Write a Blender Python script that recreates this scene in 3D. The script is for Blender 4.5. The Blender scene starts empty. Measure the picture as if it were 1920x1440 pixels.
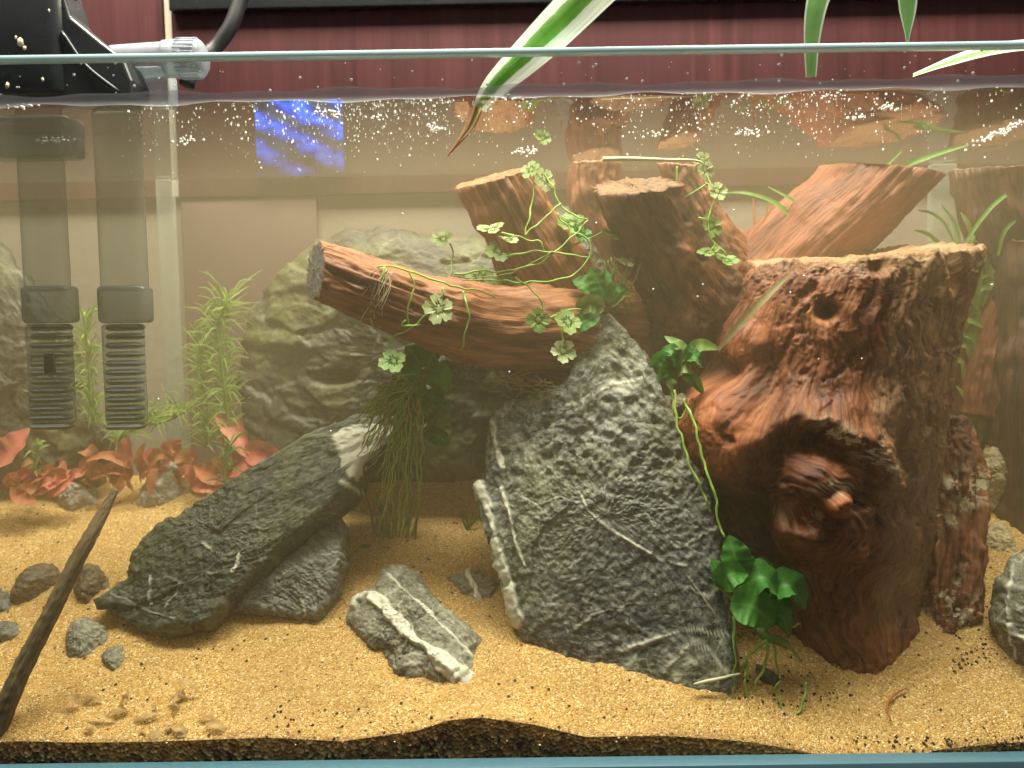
import bpy, math, random
import numpy as np
from mathutils import Vector, Matrix

# ------------------------------------------------------------------ camera, world, light, exposure
S = bpy.context.scene
COL = S.collection
FPX = 1440.0
CAM = np.array([0.0, -0.40, 0.215])
PITCH = math.atan(80 / 1440); ROLL = math.radians(1.15)
Fw = np.array([0, math.cos(PITCH), -math.sin(PITCH)])
r0 = np.array([1.0, 0, 0]); u0 = np.array([0, math.sin(PITCH), math.cos(PITCH)])
Rt = r0 * math.cos(ROLL) - u0 * math.sin(ROLL)
Up = u0 * math.cos(ROLL) + r0 * math.sin(ROLL)
cd = bpy.data.cameras.new('camera'); cam = bpy.data.objects.new('camera', cd); COL.objects.link(cam)
cd.sensor_width = 36; cd.lens = 36 * FPX / 1920; cd.clip_start = 0.01; cd.clip_end = 50
M = Matrix.Identity(4)
for i in range(3):
    M[i][0], M[i][1], M[i][2], M[i][3] = Rt[i], Up[i], -Fw[i], CAM[i]
cam.matrix_world = M
cd.dof.use_dof = True; cd.dof.focus_distance = 0.452; cd.dof.aperture_fstop = 7.5
S.camera = cam

w = bpy.data.worlds.new('World'); S.world = w; w.use_nodes = True
bg = w.node_tree.nodes['Background']; bg.inputs[0].default_value = (1.0, 0.93, 0.86, 1); bg.inputs[1].default_value = 0.16

def area(name, loc, target, sx, sy, power, col):
    d = bpy.data.lights.new(name, 'AREA'); d.shape = 'RECTANGLE'; d.size = sx; d.size_y = sy; d.energy = power; d.color = col
    o = bpy.data.objects.new(name, d); COL.objects.link(o); o.location = loc
    o.rotation_euler = (Vector(target) - Vector(loc)).to_track_quat('-Z', 'Y').to_euler()
    return o
area('aquarium_led_bar', (0.02, -0.03, 0.96), (0.02, 0.09, 0.12), 0.95, 0.20, 34.0, (1.0, 0.94, 0.79))

S.render.engine = 'CYCLES'
S.view_settings.view_transform = 'Standard'; S.view_settings.look = 'None'
S.view_settings.exposure = 0.0; S.view_settings.gamma = 1.0
cy = S.cycles
cy.use_denoising = True
try: cy.denoiser = 'OPENIMAGEDENOISE'
except Exception: pass
cy.max_bounces = 5; cy.diffuse_bounces = 2; cy.glossy_bounces = 2; cy.transmission_bounces = 4
cy.transparent_max_bounces = 24; cy.volume_bounces = 2
cy.caustics_reflective = False; cy.caustics_refractive = False
cy.sample_clamp_indirect = 4.0
cy.use_adaptive_sampling = True; cy.adaptive_threshold = 0.03; cy.adaptive_min_samples = 20

# ------------------------------------------------------------------ pixel <-> place
def ray(px, py):
    d = Fw + Rt * ((px - 960) / FPX) - Up * ((py - 720) / FPX)
    return d
def at(px, py, Y):
    d = ray(px, py); t = (Y - CAM[1]) / d[1]
    return CAM + d * t
def proj(V):
    D = np.asarray(V) - CAM
    z = D @ Fw
    return 960 + FPX * (D @ Rt) / z, 720 - FPX * (D @ Up) / z
def ps(Y): return (Y + 0.40) / FPX          # metres in one photo pixel at depth Y

# ------------------------------------------------------------------ noise
rng0 = np.random.RandomState(7)
_perm = np.concatenate([rng0.permutation(256)] * 3)
_g = rng0.normal(size=(256, 3)); _g /= np.linalg.norm(_g, axis=1)[:, None]
def pn(P):
    P = np.asarray(P, float)
    i = np.floor(P).astype(int); f = P - i; i &= 255
    u = f * f * f * (f * (f * 6 - 15) + 10)
    def gd(dx, dy, dz):
        h = _perm[_perm[_perm[(i[:, 0] + dx) & 255] + ((i[:, 1] + dy) & 255)] + ((i[:, 2] + dz) & 255)]
        g = _g[h]
        return g[:, 0] * (f[:, 0] - dx) + g[:, 1] * (f[:, 1] - dy) + g[:, 2] * (f[:, 2] - dz)
    def lp(a, b, t): return a + (b - a) * t
    x00 = lp(gd(0, 0, 0), gd(1, 0, 0), u[:, 0]); x10 = lp(gd(0, 1, 0), gd(1, 1, 0), u[:, 0])
    x01 = lp(gd(0, 0, 1), gd(1, 0, 1), u[:, 0]); x11 = lp(gd(0, 1, 1), gd(1, 1, 1), u[:, 0])
    return lp(lp(x00, x10, u[:, 1]), lp(x01, x11, u[:, 1]), u[:, 2]) * 1.5
def fbm(P, o=4, g=0.5):
    s = 0; a = 1; P = np.asarray(P, float).copy()
    for k in range(o):
        s = s + a * pn(P); P = P * 2.03 + 17.3; a *= g
    return s
def ridged(P, o=4, g=0.5):
    s = 0; a = 1; P = np.asarray(P, float).copy()
    for k in range(o):
        s = s + a * (1 - 2 * np.abs(pn(P))); P = P * 2.03 + 11.7; a *= g
    return s
def cells(P, seed=0):
    """distance to the nearest of jittered points, one in each unit cell"""
    P = np.asarray(P, float); i = np.floor(P).astype(int); best = np.full(len(P), 9.0); second = best.copy(); ident = np.zeros(len(P))
    for dx in (-1, 0, 1):
        for dy in (-1, 0, 1):
            for dz in (-1, 0, 1):
                c = i + np.array([dx, dy, dz])
                h = _perm[_perm[_perm[(c[:, 0] + seed) & 255] + (c[:, 1] & 255)] + (c[:, 2] & 255)]
                q = c + (_g[h] * 0.45 + 0.5)
                d = np.linalg.norm(P - q, axis=1)
                second = np.where(d < best, best, np.minimum(second, d))
                ident = np.where(d < best, h, ident)
                best = np.minimum(best, d)
    return best, second, ident / 255.0
def chips3(P, seed=0):
    """broken facets: each cell a plane with its own tilt"""
    P = np.asarray(P, float); i = np.floor(P).astype(int); best = np.full(len(P), 9.0); out = np.zeros(len(P))
    for dx in (-1, 0, 1):
        for dy in (-1, 0, 1):
            for dz in (-1, 0, 1):
                c = i + np.array([dx, dy, dz])
                h = _perm[_perm[_perm[(c[:, 0] + seed) & 255] + (c[:, 1] & 255)] + (c[:, 2] & 255)]
                q = P - (c + (_g[h] * 0.45 + 0.5)); d = np.linalg.norm(q, axis=1)
                v = (q * _g[(h * 7 + 13) % 256]).sum(1) + 0.25 * (h / 255.0 - 0.5)
                out = np.where(d < best, v, out); best = np.minimum(best, d)
    return out

# ------------------------------------------------------------------ mesh helpers
def mk(name, V, F, mat, parent=None, attrs=None, smooth=True, origin=None):
    V = np.asarray(V, float)
    base = np.array(parent['_b']) if parent is not None else (np.array(origin) if origin is not None else V.mean(0))
    me = bpy.data.meshes.new(name)
    L = (V - base).astype(np.float32)
    if isinstance(F, np.ndarray): F = [F]
    F = [np.asarray(f, int) for f in F if len(f)]
    me.vertices.add(len(L)); me.vertices.foreach_set('co', L.ravel())
    nl = sum(f.size for f in F); npol = sum(len(f) for f in F)
    me.loops.add(nl); me.polygons.add(npol)
    me.loops.foreach_set('vertex_index', np.concatenate([f.ravel() for f in F]).astype(np.int32))
    tot = np.concatenate([np.full(len(f), f.shape[1]) for f in F]); st = np.concatenate([[0], np.cumsum(tot)[:-1]])
    me.polygons.foreach_set('loop_start', st.astype(np.int32)); me.polygons.foreach_set('loop_total', tot.astype(np.int32))
    me.polygons.foreach_set('use_smooth', np.full(npol, smooth))
    for k, a in (attrs or {}).items():
        a = np.asarray(a, np.float32)
        if a.ndim == 1:
            me.attributes.new(k, 'FLOAT', 'POINT').data.foreach_set('value', a)
        else:
            me.attributes.new(k, 'FLOAT_VECTOR', 'POINT').data.foreach_set('vector', a.ravel())
    me.update(calc_edges=True); me.validate()
    mats = mat if isinstance(mat, (list, tuple)) else [mat]
    for m in mats: me.materials.append(m)
    o = bpy.data.objects.new(name, me); COL.objects.link(o)
    if parent is not None:
        o.parent = parent
        # sub-parts of a part: the part's own origin is the thing's base already
        o['_b'] = list(base)
    else:
        o.location = base; o['_b'] = list(base)
    return o
def tag(o, label=None, cat=None, group=None, kind=None):
    if label: o['label'] = label
    if cat: o['category'] = cat
    if group: o['group'] = group
    if kind: o['kind'] = kind
    return o
def thing(name, loc, label, cat, group=None):
    o = bpy.data.objects.new(name, None); COL.objects.link(o); o.location = loc; o['_b'] = [float(c) for c in loc]
    o.empty_display_size = 0.01
    return tag(o, label, cat, group)
def gridF(n, m, closed_m=False, off=0):
    """n rows of m vertices"""
    i = np.arange(n - 1)[:, None]; j = np.arange(m if closed_m else m - 1)[None, :]
    a = i * m + j; b = i * m + (j + 1) % m; c = (i + 1) * m + (j + 1) % m; d = (i + 1) * m + j
    return np.stack([a, b, c, d], -1).reshape(-1, 4) + off
def vnorm(V, F):
    N = np.zeros_like(V)
    n = np.cross(V[F[:, 2]] - V[F[:, 0]], V[F[:, 3]] - V[F[:, 1]])
    for k in range(4): np.add.at(N, F[:, k], n)
    return N / (np.linalg.norm(N, axis=1)[:, None] + 1e-12)
def smoothpath(P, n):
    P = np.asarray(P, float)
    if len(P) == 2:
        t = np.linspace(0, 1, n)[:, None]; return P[0] * (1 - t) + P[1] * t
    Q = np.vstack([2 * P[0] - P[1], P, 2 * P[-1] - P[-2]])
    seg = len(P) - 1; out = []
    for t in np.linspace(0, seg - 1e-6, n):
        k = int(t); f = t - k; a, b, c, d = Q[k], Q[k + 1], Q[k + 2], Q[k + 3]
        out.append(0.5 * (2 * b + (c - a) * f + (2 * a - 5 * b + 4 * c - d) * f * f + (3 * b - a - 3 * c + d) * f ** 3))
    return np.array(out)
def box(name, x0, x1, y0, y1, z0, z1, mat, parent=None, bev=0.0, rotc=None, ang=0):
    V = []
    if bev <= 0:
        V = [(x, y, z) for z in (z0, z1) for (x, y) in ((x0, y0), (x1, y0), (x1, y1), (x0, y1))]
        F = [np.array([[0, 3, 2, 1], [4, 5, 6, 7], [0, 1, 5, 4], [1, 2, 6, 5], [2, 3, 7, 6], [3, 0, 4, 7]])]
    else:
        rings = []
        def rr(i, z, e):
            a = []
            for (cx, cy_, q) in ((x0, y0, 180), (x1, y0, 270), (x1, y1, 0), (x0, y1, 90)):
                sx = 1 if cx == x0 else -1; sy = 1 if cy_ == y0 else -1
                for k in range(5):
                    t = math.radians(q + k * 22.5)
                    a.append((cx + sx * bev + math.cos(t) * (bev - e), cy_ + sy * bev + math.sin(t) * (bev - e), z))
            return a
        b2 = bev * 0.5
        for (z, e) in ((z0, b2), (z0 + b2 * 0.3, b2 * 0.3), (z0 + b2, 0), (z1 - b2, 0), (z1 - b2 * 0.3, b2 * 0.3), (z1, b2)):
            V += rr(0, z, e)
        m = 20; F = [gridF(6, m, True), np.array([list(range(m - 1, -1, -1))]), np.array([[5 * m + k for k in range(m)]])]
    V = np.array(V, float)
    if rotc is not None:
        c = np.array(rotc); a = ang; R = np.array([[math.cos(a), 0, -math.sin(a)], [0, 1, 0], [math.sin(a), 0, math.cos(a)]])
        V = (V - c) @ R.T + c
    return mk(name, V, F, mat, parent, smooth=bev > 0)

# ------------------------------------------------------------------ materials
class NT:
    def __init__(s, name):
        s.m = bpy.data.materials.new(name); s.m.use_nodes = True; s.t = s.m.node_tree
        s.t.nodes.clear(); s.out = s.t.nodes.new('ShaderNodeOutputMaterial')
    def n(s, typ, ins=None, **props):
        nd = s.t.nodes.new('ShaderNode' + typ)
        for k, v in props.items(): setattr(nd, k, v)
        for k, v in (ins or {}).items():
            sock = nd.inputs[k]
            if isinstance(v, bpy.types.NodeSocket): s.t.links.new(v, sock)
            else: sock.default_value = v
        return nd
    def attr(s, name): return s.n('Attribute', attribute_name=name)
    def obj(s): return s.n('TexCoord').outputs['Object']
    def mul(s, v, sc):
        return s.n('Mapping', {'Vector': v, 'Scale': sc if isinstance(sc, tuple) else (sc,) * 3}).outputs[0]
    def noise(s, v, scale=1.0, detail=4, rough=0.55, dist=0.0, col=False):
        nd = s.n('TexNoise', {'Vector': v, 'Scale': scale, 'Detail': detail, 'Roughness': rough, 'Distortion': dist})
        return nd.outputs['Color' if col else 'Fac']
    def vor(s, v, scale=1.0, feature='F1', out='Distance', rnd=1.0):
        nd = s.n('TexVoronoi', {'Vector': v, 'Scale': scale, 'Randomness': rnd}, feature=feature)
        return nd.outputs[out]
    def ramp(s, f, stops, interp='LINEAR'):
        nd = s.n('ValToRGB', {'Fac': f}); cr = nd.color_ramp; cr.interpolation = interp
        while len(cr.elements) < len(stops): cr.elements.new(0.5)
        for e, (p, c) in zip(cr.elements, stops):
            e.position = p; e.color = (c if len(c) == 4 else (*c, 1)) if isinstance(c, tuple) else (c, c, c, 1)
        return nd.outputs['Color']
    def mix(s, f, a, b, mode='MIX'):
        nd = s.n('MixRGB', {'Fac': f, 'Color1': a if isinstance(a, bpy.types.NodeSocket) else (*a, 1), 'Color2': b if isinstance(b, bpy.types.NodeSocket) else (*b, 1)}, blend_type=mode)
        return nd.outputs[0]
    def math(s, op, a, b=0.0, c=0.0, clamp=False):
        nd = s.n('Math', {0: a, 1: b, 2: c}, operation=op, use_clamp=clamp); return nd.outputs[0]
    def bump(s, h, st=0.5, dist=0.001, normal=None):
        ins = {'Height': h, 'Strength': st, 'Distance': dist}
        if normal is not None: ins['Normal'] = normal
        return s.n('Bump', ins).outputs[0]
    def prin(s, color, rough=0.6, spec=0.3, normal=None, **kw):
        ins = {'Base Color': color if isinstance(color, bpy.types.NodeSocket) else (*color, 1), 'Roughness': rough, 'Specular IOR Level': spec}
        if normal is not None: ins['Normal'] = normal
        ins.update(kw)
        return s.n('BsdfPrincipled', ins).outputs[0]
    def done(s, surf=None, vol=None):
        if surf is not None: s.t.links.new(surf, s.out.inputs['Surface'])
        if vol is not None: s.t.links.new(vol, s.out.inputs['Volume'])
        return s.m

def m_plain(name, col, rough=0.5, spec=0.4, var=0.15, scale=60, bump=0.0):
    t = NT(name); f = t.noise(t.obj(), scale, 5, 0.6)
    c = t.mix(f, tuple(x * (1 - var) for x in col), tuple(min(1, x * (1 + var)) for x in col))
    nrm = t.bump(t.noise(t.obj(), scale * 4, 3), bump, 0.0006) if bump else None
    rg = t.ramp(t.noise(t.obj(), scale * 0.7, 4), [(0.3, max(0.02, rough - 0.12)), (0.7, min(1, rough + 0.12))])
    return t.done(t.prin(c, rg, spec, nrm))

def m_rock(name, dark, mid, light, vein=(0.72, 0.68, 0.52), scale=1.0, veinamt=0.5, crust=0.35, algae=0.0, fine=1.0, pits=0.0):
    t = NT(name); o = t.obj()
    w1 = t.noise(o, 22 * scale, 4, 0.62, 0.6)
    w2 = t.noise(t.mul(o, (1, 1, 1.7)), 190 * scale, 5, 0.72, 1.0)
    base = t.ramp(w1, [(0.3, dark), (0.55, mid), (0.8, tuple(x * 1.25 for x in mid))])
    c = t.mix(t.ramp(w2, [(0.46, 0.0), (0.64, 1.0)]), base, light)
    c = t.mix(t.ramp(w2, [(0.34, 0.9), (0.45, 0.0)]), c, dark)
    # pale mineral crust in patches
    cr = t.math('MULTIPLY', t.ramp(t.noise(o, 45 * scale, 4, 0.75, 0.5), [(0.52, 0.0), (0.60, 1.0)]), t.ramp(t.noise(o, 12 * scale, 1), [(0.45, 0.0), (0.62, 1.0)]))
    cr = t.math('MULTIPLY', cr, crust)
    c = t.mix(cr, c, tuple(x * 0.75 for x in vein))
    if algae:
        al = t.math('MULTIPLY', t.ramp(t.noise(o, 16 * scale, 3, 0.65), [(0.45, 0.0), (0.62, 1.0)]), algae)
        c = t.mix(al, c, (0.20, 0.20, 0.055))
    # fine crystalline veins
    wo = t.n('VectorMath', {0: o, 1: t.n('VectorMath', {0: t.noise(o, 26 * scale, 2, 0.6, 0, True), 1: (0.016 / scale,) * 3}, operation='MULTIPLY').outputs[0]}, operation='ADD').outputs[0]
    ve = t.vor(t.mul(wo, (1.0, 1.0, 0.6)), 34 * scale, 'DISTANCE_TO_EDGE')
    vm = t.math('MULTIPLY', t.ramp(ve, [(0.006, 1.0), (0.022, 0.0)]), t.ramp(t.noise(o, 30 * scale, 1), [(0.5, 0.0), (0.62, 1.0)]))
    c = t.mix(t.math('MULTIPLY', vm, veinamt), c, vein)
    a = t.attr('vein').outputs['Fac']
    vcol = t.mix(t.noise(o, 90, 3, 0.7), tuple(x * 0.6 for x in vein), vein)
    c = t.mix(a, c, vcol)
    h = t.math('ADD', t.math('MULTIPLY', t.noise(o, 330 * fine, 3, 0.7), 0.8), t.math('MULTIPLY', t.noise(o, 95 * fine, 2, 0.6), 0.6))
    nrm = t.bump(h, 0.65, 0.0014)
    return t.done(t.prin(c, 0.58, 0.38, nrm))

def m_wood(name, dark, mid, light, stretch=10.0, scale=60.0, bump=0.8):
    t = NT(name); g = t.attr('gc').outputs['Vector']
    n1 = t.noise(t.mul(g, (scale, scale, scale / stretch)), 1, 5, 0.65, 0.7)
    n2 = t.noise(t.mul(g, (scale * 9, scale * 9, scale * 9 / (stretch * 2.0))), 1, 4, 0.75)
    n3 = t.noise(g, 24, 3, 0.6, 0.5)
    f = t.math('ADD', t.math('MULTIPLY', n1, 0.42), t.math('ADD', t.math('MULTIPLY', n2, 0.46), t.math('MULTIPLY', n3, 0.20)))
    c = t.ramp(f, [(0.42, dark), (0.535, mid), (0.66, light)])
    tone = t.attr('tone').outputs['Fac']
    pale = t.ramp(f, [(0.36, (0.10, 0.048, 0.02)), (0.50, (0.26, 0.145, 0.068)), (0.66, (0.44, 0.28, 0.145))])
    c = t.mix(t.math('MAXIMUM', tone, 0.0, clamp=True), c, pale)
    ash = t.attr('ash').outputs['Fac']
    c = t.mix(ash, c, t.ramp(t.noise(g, 500, 2, 0.7), [(0.35, (0.03, 0.028, 0.026)), (0.65, (0.26, 0.24, 0.22))]))
    crust = t.attr('crust').outputs['Fac']
    cm = t.math('MULTIPLY', crust, t.ramp(t.noise(g, 150, 3, 0.75), [(0.50, 0.0), (0.56, 1.0)]))
    c = t.mix(cm, c, (0.55, 0.46, 0.27))
    red = t.attr('red').outputs['Fac']
    c = t.mix(red, c, t.ramp(f, [(0.4, (0.17, 0.038, 0.010)), (0.68, (0.48, 0.145, 0.038))]))
    h = t.math('ADD', t.noise(t.mul(g, (scale, scale, scale / stretch)), 1, 3, 0.65), t.math('MULTIPLY', n2, 0.8))
    nrm = t.bump(h, bump, 0.0022)
    rg = t.ramp(n3, [(0.35, 0.42), (0.65, 0.70)])
    return t.done(t.prin(c, rg, 0.36, nrm))

def m_leaf(name, c1, c2, rib=None, trans=0.35, rough=0.4, blot=None, scale=80, edge=None):
    t = NT(name); o = t.obj(); f = t.noise(o, scale, 5, 0.65)
    c = t.mix(t.ramp(f, [(0.35, 0.0), (0.65, 1.0)]), c1, c2)
    lu = t.attr('lu').outputs['Fac']; au = t.math('ABSOLUTE', lu)
    if blot: c = t.mix(t.ramp(t.noise(o, scale * 2.2, 6, 0.7), [(0.52, 0.0), (0.66, 1.0)]), c, blot)
    if rib: c = t.mix(t.ramp(au, [(0.03, 0.8), (0.14, 0.0)]), c, rib)
    if edge:
        wv = t.math('ADD', au, t.math('MULTIPLY', t.math('SUBTRACT', t.noise(o, 200, 3), 0.5), 0.12))
        c = t.mix(t.ramp(wv, [(edge[0], 0.0), (edge[0] + 0.06, 1.0)]), c, edge[1])
        st = t.noise(t.n('CombineXYZ', {'X': t.math('MULTIPLY', lu, 7.0), 'Y': t.math('MULTIPLY', t.attr('lv').outputs['Fac'], 1.5)}).outputs[0], 1.0, 3)
        c = t.mix(t.math('MULTIPLY', t.ramp(st, [(0.45, 0.0), (0.6, 1.0)]), 0.35), c, (0.22, 0.46, 0.10))
    vein = t.noise(t.n('CombineXYZ', {'X': t.math('MULTIPLY', lu, 9.0), 'Y': t.math('MULTIPLY', t.math('ADD', t.attr('lv').outputs['Fac'], t.math('MULTIPLY', au, -0.3)), 22.0)}).outputs[0], 1.0, 2)
    nrm = t.bump(t.math('ADD', vein, f), 0.5, 0.0006)
    p = t.prin(c, rough, 0.4, nrm)
    tr = t.n('BsdfTranslucent', {'Color': c}).outputs[0]
    return t.done(t.n('MixShader', {0: trans, 1: p, 2: tr}).outputs[0])

MAT = {}
MAT['rock_front'] = m_rock('slate_grey', (0.025, 0.027, 0.025), (0.088, 0.092, 0.082), (0.28, 0.27, 0.215), veinamt=0.22, crust=0.8, algae=0.25)
MAT['rock_dark'] = m_rock('slate_dark', (0.013, 0.015, 0.010), (0.046, 0.051, 0.034), (0.12, 0.125, 0.08), veinamt=0.15, crust=0.12, algae=0.25)
MAT['rock_blue'] = m_rock('slate_blue', (0.055, 0.054, 0.043), (0.125, 0.120, 0.094), (0.21, 0.198, 0.15), veinamt=0.5, crust=0.15)
MAT['rock_back'] = m_rock('slate_olive', (0.02, 0.019, 0.011), (0.042, 0.039, 0.022), (0.075, 0.065, 0.035), veinamt=0.1, crust=0.25, algae=0.4, scale=0.7)
MAT['rock_pale'] = m_rock('stone_pale', (0.18, 0.17, 0.14), (0.33, 0.31, 0.25), (0.50, 0.47, 0.38), veinamt=0.2, crust=0.2, scale=1.6)
MAT['rock_veined'] = m_rock('stone_veined', (0.075, 0.070, 0.048), (0.18, 0.168, 0.118), (0.32, 0.295, 0.20), vein=(0.86, 0.80, 0.62), veinamt=0.4, crust=0.3, scale=1.4)
MAT['rock_brown'] = m_rock('stone_brown', (0.035, 0.025, 0.013), (0.10, 0.075, 0.04), (0.20, 0.15, 0.085), veinamt=0.0, crust=0.1, scale=1.6)
MAT['rock_tan'] = m_rock('stone_tan', (0.25, 0.18, 0.08), (0.45, 0.34, 0.17), (0.62, 0.50, 0.28), veinamt=0.1, crust=0.2, scale=1.8)
MAT['wood'] = m_wood('driftwood', (0.024, 0.008, 0.004), (0.145, 0.043, 0.015), (0.33, 0.125, 0.043), bump=0.6)
MAT['wood_log'] = m_wood('driftwood_orange', (0.045, 0.014, 0.006), (0.21, 0.072, 0.025), (0.38, 0.155, 0.055), stretch=14, scale=45, bump=0.55)
MAT['wood_dark'] = m_wood('driftwood_dark', (0.015, 0.006, 0.004), (0.068, 0.025, 0.011), (0.16, 0.066, 0.028))
MAT['wood_stick'] = m_wood('driftwood_olive', (0.08, 0.058, 0.028), (0.15, 0.11, 0.053), (0.22, 0.165, 0.083))
MAT['wood_red'] = m_wood('driftwood_red', (0.06, 0.017, 0.007), (0.20, 0.060, 0.023), (0.31, 0.115, 0.047), stretch=6)
MAT['leaf_green'] = m_leaf('leaf_green', (0.035, 0.16, 0.022), (0.075, 0.27, 0.035), rib=(0.12, 0.34, 0.06), trans=0.35, rough=0.45)
MAT['leaf_bright_green'] = m_leaf('leaf_bright_green', (0.06, 0.22, 0.03), (0.11, 0.33, 0.045), rib=(0.15, 0.38, 0.08), trans=0.4, rough=0.42)
MAT['leaf_bright'] = m_leaf('leaf_bright', (0.15, 0.30, 0.06), (0.29, 0.42, 0.12), trans=0.4, blot=(0.36, 0.38, 0.12))
MAT['leaf_penny'] = m_leaf('leaf_pennywort', (0.30, 0.40, 0.14), (0.52, 0.58, 0.30), trans=0.35, rough=0.5, scale=160)
MAT['leaf_olive'] = m_leaf('leaf_olive', (0.10, 0.17, 0.03), (0.20, 0.28, 0.06), trans=0.35)
MAT['leaf_red'] = m_leaf('leaf_red', (0.55, 0.13, 0.10), (0.66, 0.22, 0.15), rib=(0.75, 0.16, 0.16), trans=0.35, rough=0.5, blot=(0.42, 0.26, 0.07), scale=90)
MAT['leaf_rust'] = m_leaf('leaf_rust', (0.46, 0.13, 0.06), (0.60, 0.24, 0.10), rib=(0.6, 0.2, 0.1), trans=0.35, rough=0.5, blot=(0.40, 0.25, 0.08), scale=90)
MAT['leaf_grass'] = m_leaf('leaf_grass', (0.13, 0.32, 0.05), (0.22, 0.42, 0.09), trans=0.4)
MAT['leaf_feather'] = m_leaf('leaf_feather', (0.22, 0.34, 0.06), (0.40, 0.50, 0.14), trans=0.4)
MAT['leaf_spider'] = m_leaf('leaf_variegated', (0.09, 0.30, 0.03), (0.17, 0.42, 0.05), trans=0.4, rough=0.35, edge=(0.40, (0.86, 0.90, 0.80)))
MAT['leaf_spider_pale'] = m_leaf('leaf_variegated_pale', (0.17, 0.40, 0.12), (0.26, 0.48, 0.17), trans=0.4, rough=0.35, edge=(0.78, (0.84, 0.88, 0.82)))
MAT['leaf_straw'] = m_leaf('leaf_straw', (0.52, 0.42, 0.18), (0.64, 0.54, 0.28), trans=0.35, rough=0.55)
def m_melt():
    t = NT('leaf_melted'); c = t.mix(t.noise(t.obj(), 120, 4), (0.42, 0.27, 0.09), (0.60, 0.43, 0.2))
    p = t.n('MixShader', {0: 0.4, 1: t.prin(c, 0.45, 0.4), 2: t.n('BsdfTranslucent', {'Color': c}).outputs[0]}).outputs[0]
    return t.done(t.n('MixShader', {0: 0.75, 1: t.n('BsdfTransparent').outputs[0], 2: p}).outputs[0])
MAT['leaf_melt'] = m_melt()
MAT['leaf_brown'] = m_leaf('leaf_dried', (0.30, 0.10, 0.05), (0.45, 0.20, 0.09), trans=0.3, rough=0.5)
MAT['stem'] = m_plain('stem_green', (0.25, 0.42, 0.07), 0.45, 0.4, 0.25, 200)
MAT['stem_dark'] = m_plain('stem_olive', (0.16, 0.22, 0.05), 0.5, 0.3, 0.25, 200)
MAT['root'] = m_plain('root_brown', (0.30, 0.22, 0.08), 0.7, 0.2, 0.3, 200)
MAT['root_pale'] = m_plain('root_pale', (0.60, 0.52, 0.33), 0.6, 0.2, 0.2, 200)
MAT['root_green'] = m_plain('root_green', (0.26, 0.36, 0.07), 0.6, 0.2, 0.25, 200)
MAT['black'] = m_plain('black_plastic', (0.018, 0.02, 0.022), 0.28, 0.5, 0.3, 40, 0.15)
MAT['black_cable'] = m_plain('black_rubber', (0.012, 0.013, 0.014), 0.5, 0.4, 0.2, 60)
MAT['trim_blue'] = m_plain('trim_blue', (0.07, 0.15, 0.19), 0.35, 0.4, 0.12, 12)
MAT['edge_glass'] = m_plain('edge_glass', (0.62, 0.92, 0.95), 0.25, 0.6, 0.10, 20)
MAT['white_strip'] = m_plain('white_strip', (0.62, 0.56, 0.44), 0.6, 0.3, 0.1, 30)
MAT['bubble'] = m_plain('bubble_white', (0.95, 0.96, 0.97), 0.12, 0.8, 0.03, 60)
MAT['grain_dark'] = m_plain('grain_dark', (0.045, 0.03, 0.022), 0.7, 0.2, 0.5, 300)
MAT['grain_pale'] = m_plain('grain_pale', (0.75, 0.58, 0.33), 0.5, 0.3, 0.35, 300)
MAT['grain_red'] = m_plain('grain_red', (0.42, 0.13, 0.05), 0.6, 0.2, 0.4, 300)

def m_sand():
    t = NT('fine_sand'); o = t.obj()
    cellc = t.n('TexVoronoi', {'Vector': o, 'Scale': 1250.0}).outputs['Color']
    v = t.n('SeparateColor', {'Color': cellc}).outputs[0]
    c = t.ramp(v, [(0.0, (0.20, 0.10, 0.028)), (0.12, (0.39, 0.215, 0.058)), (0.5, (0.53, 0.31, 0.090)), (0.85, (0.61, 0.385, 0.13)), (1.0, (0.85, 0.68, 0.38))])
    big = t.noise(o, 22, 5, 0.6)
    c = t.mix(t.ramp(big, [(0.35, 0.35), (0.6, 0.0)]), c, (0.36, 0.21, 0.08))
    spk = t.n('TexVoronoi', {'Vector': o, 'Scale': 330.0}).outputs
    sv = t.n('SeparateColor', {'Color': spk['Color']}).outputs[1]
    dark = t.math('MULTIPLY', t.math('LESS_THAN', sv, 0.035), t.math('LESS_THAN', spk['Distance'], 0.32))
    c = t.mix(dark, c, (0.05, 0.03, 0.02))
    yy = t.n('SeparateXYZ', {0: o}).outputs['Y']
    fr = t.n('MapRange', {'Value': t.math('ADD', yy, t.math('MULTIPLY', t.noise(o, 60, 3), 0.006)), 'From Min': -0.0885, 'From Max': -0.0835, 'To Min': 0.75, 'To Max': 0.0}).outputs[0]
    c = t.mix(fr, c, t.ramp(v, [(0.0, (0.02, 0.012, 0.006)), (0.6, (0.16, 0.085, 0.03)), (1.0, (0.40, 0.25, 0.11))]))  # shade along the front glass, painted into the sand colour
    h = t.math('ADD', t.math('MULTIPLY', t.vor(o, 1250), -1.0), t.math('MULTIPLY', t.noise(o, 260, 4, 0.6), 0.8))
    nrm = t.bump(h, 0.7, 0.0006)
    return t.done(t.prin(c, 0.75, 0.25, nrm))
MAT['sand'] = m_sand()
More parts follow.
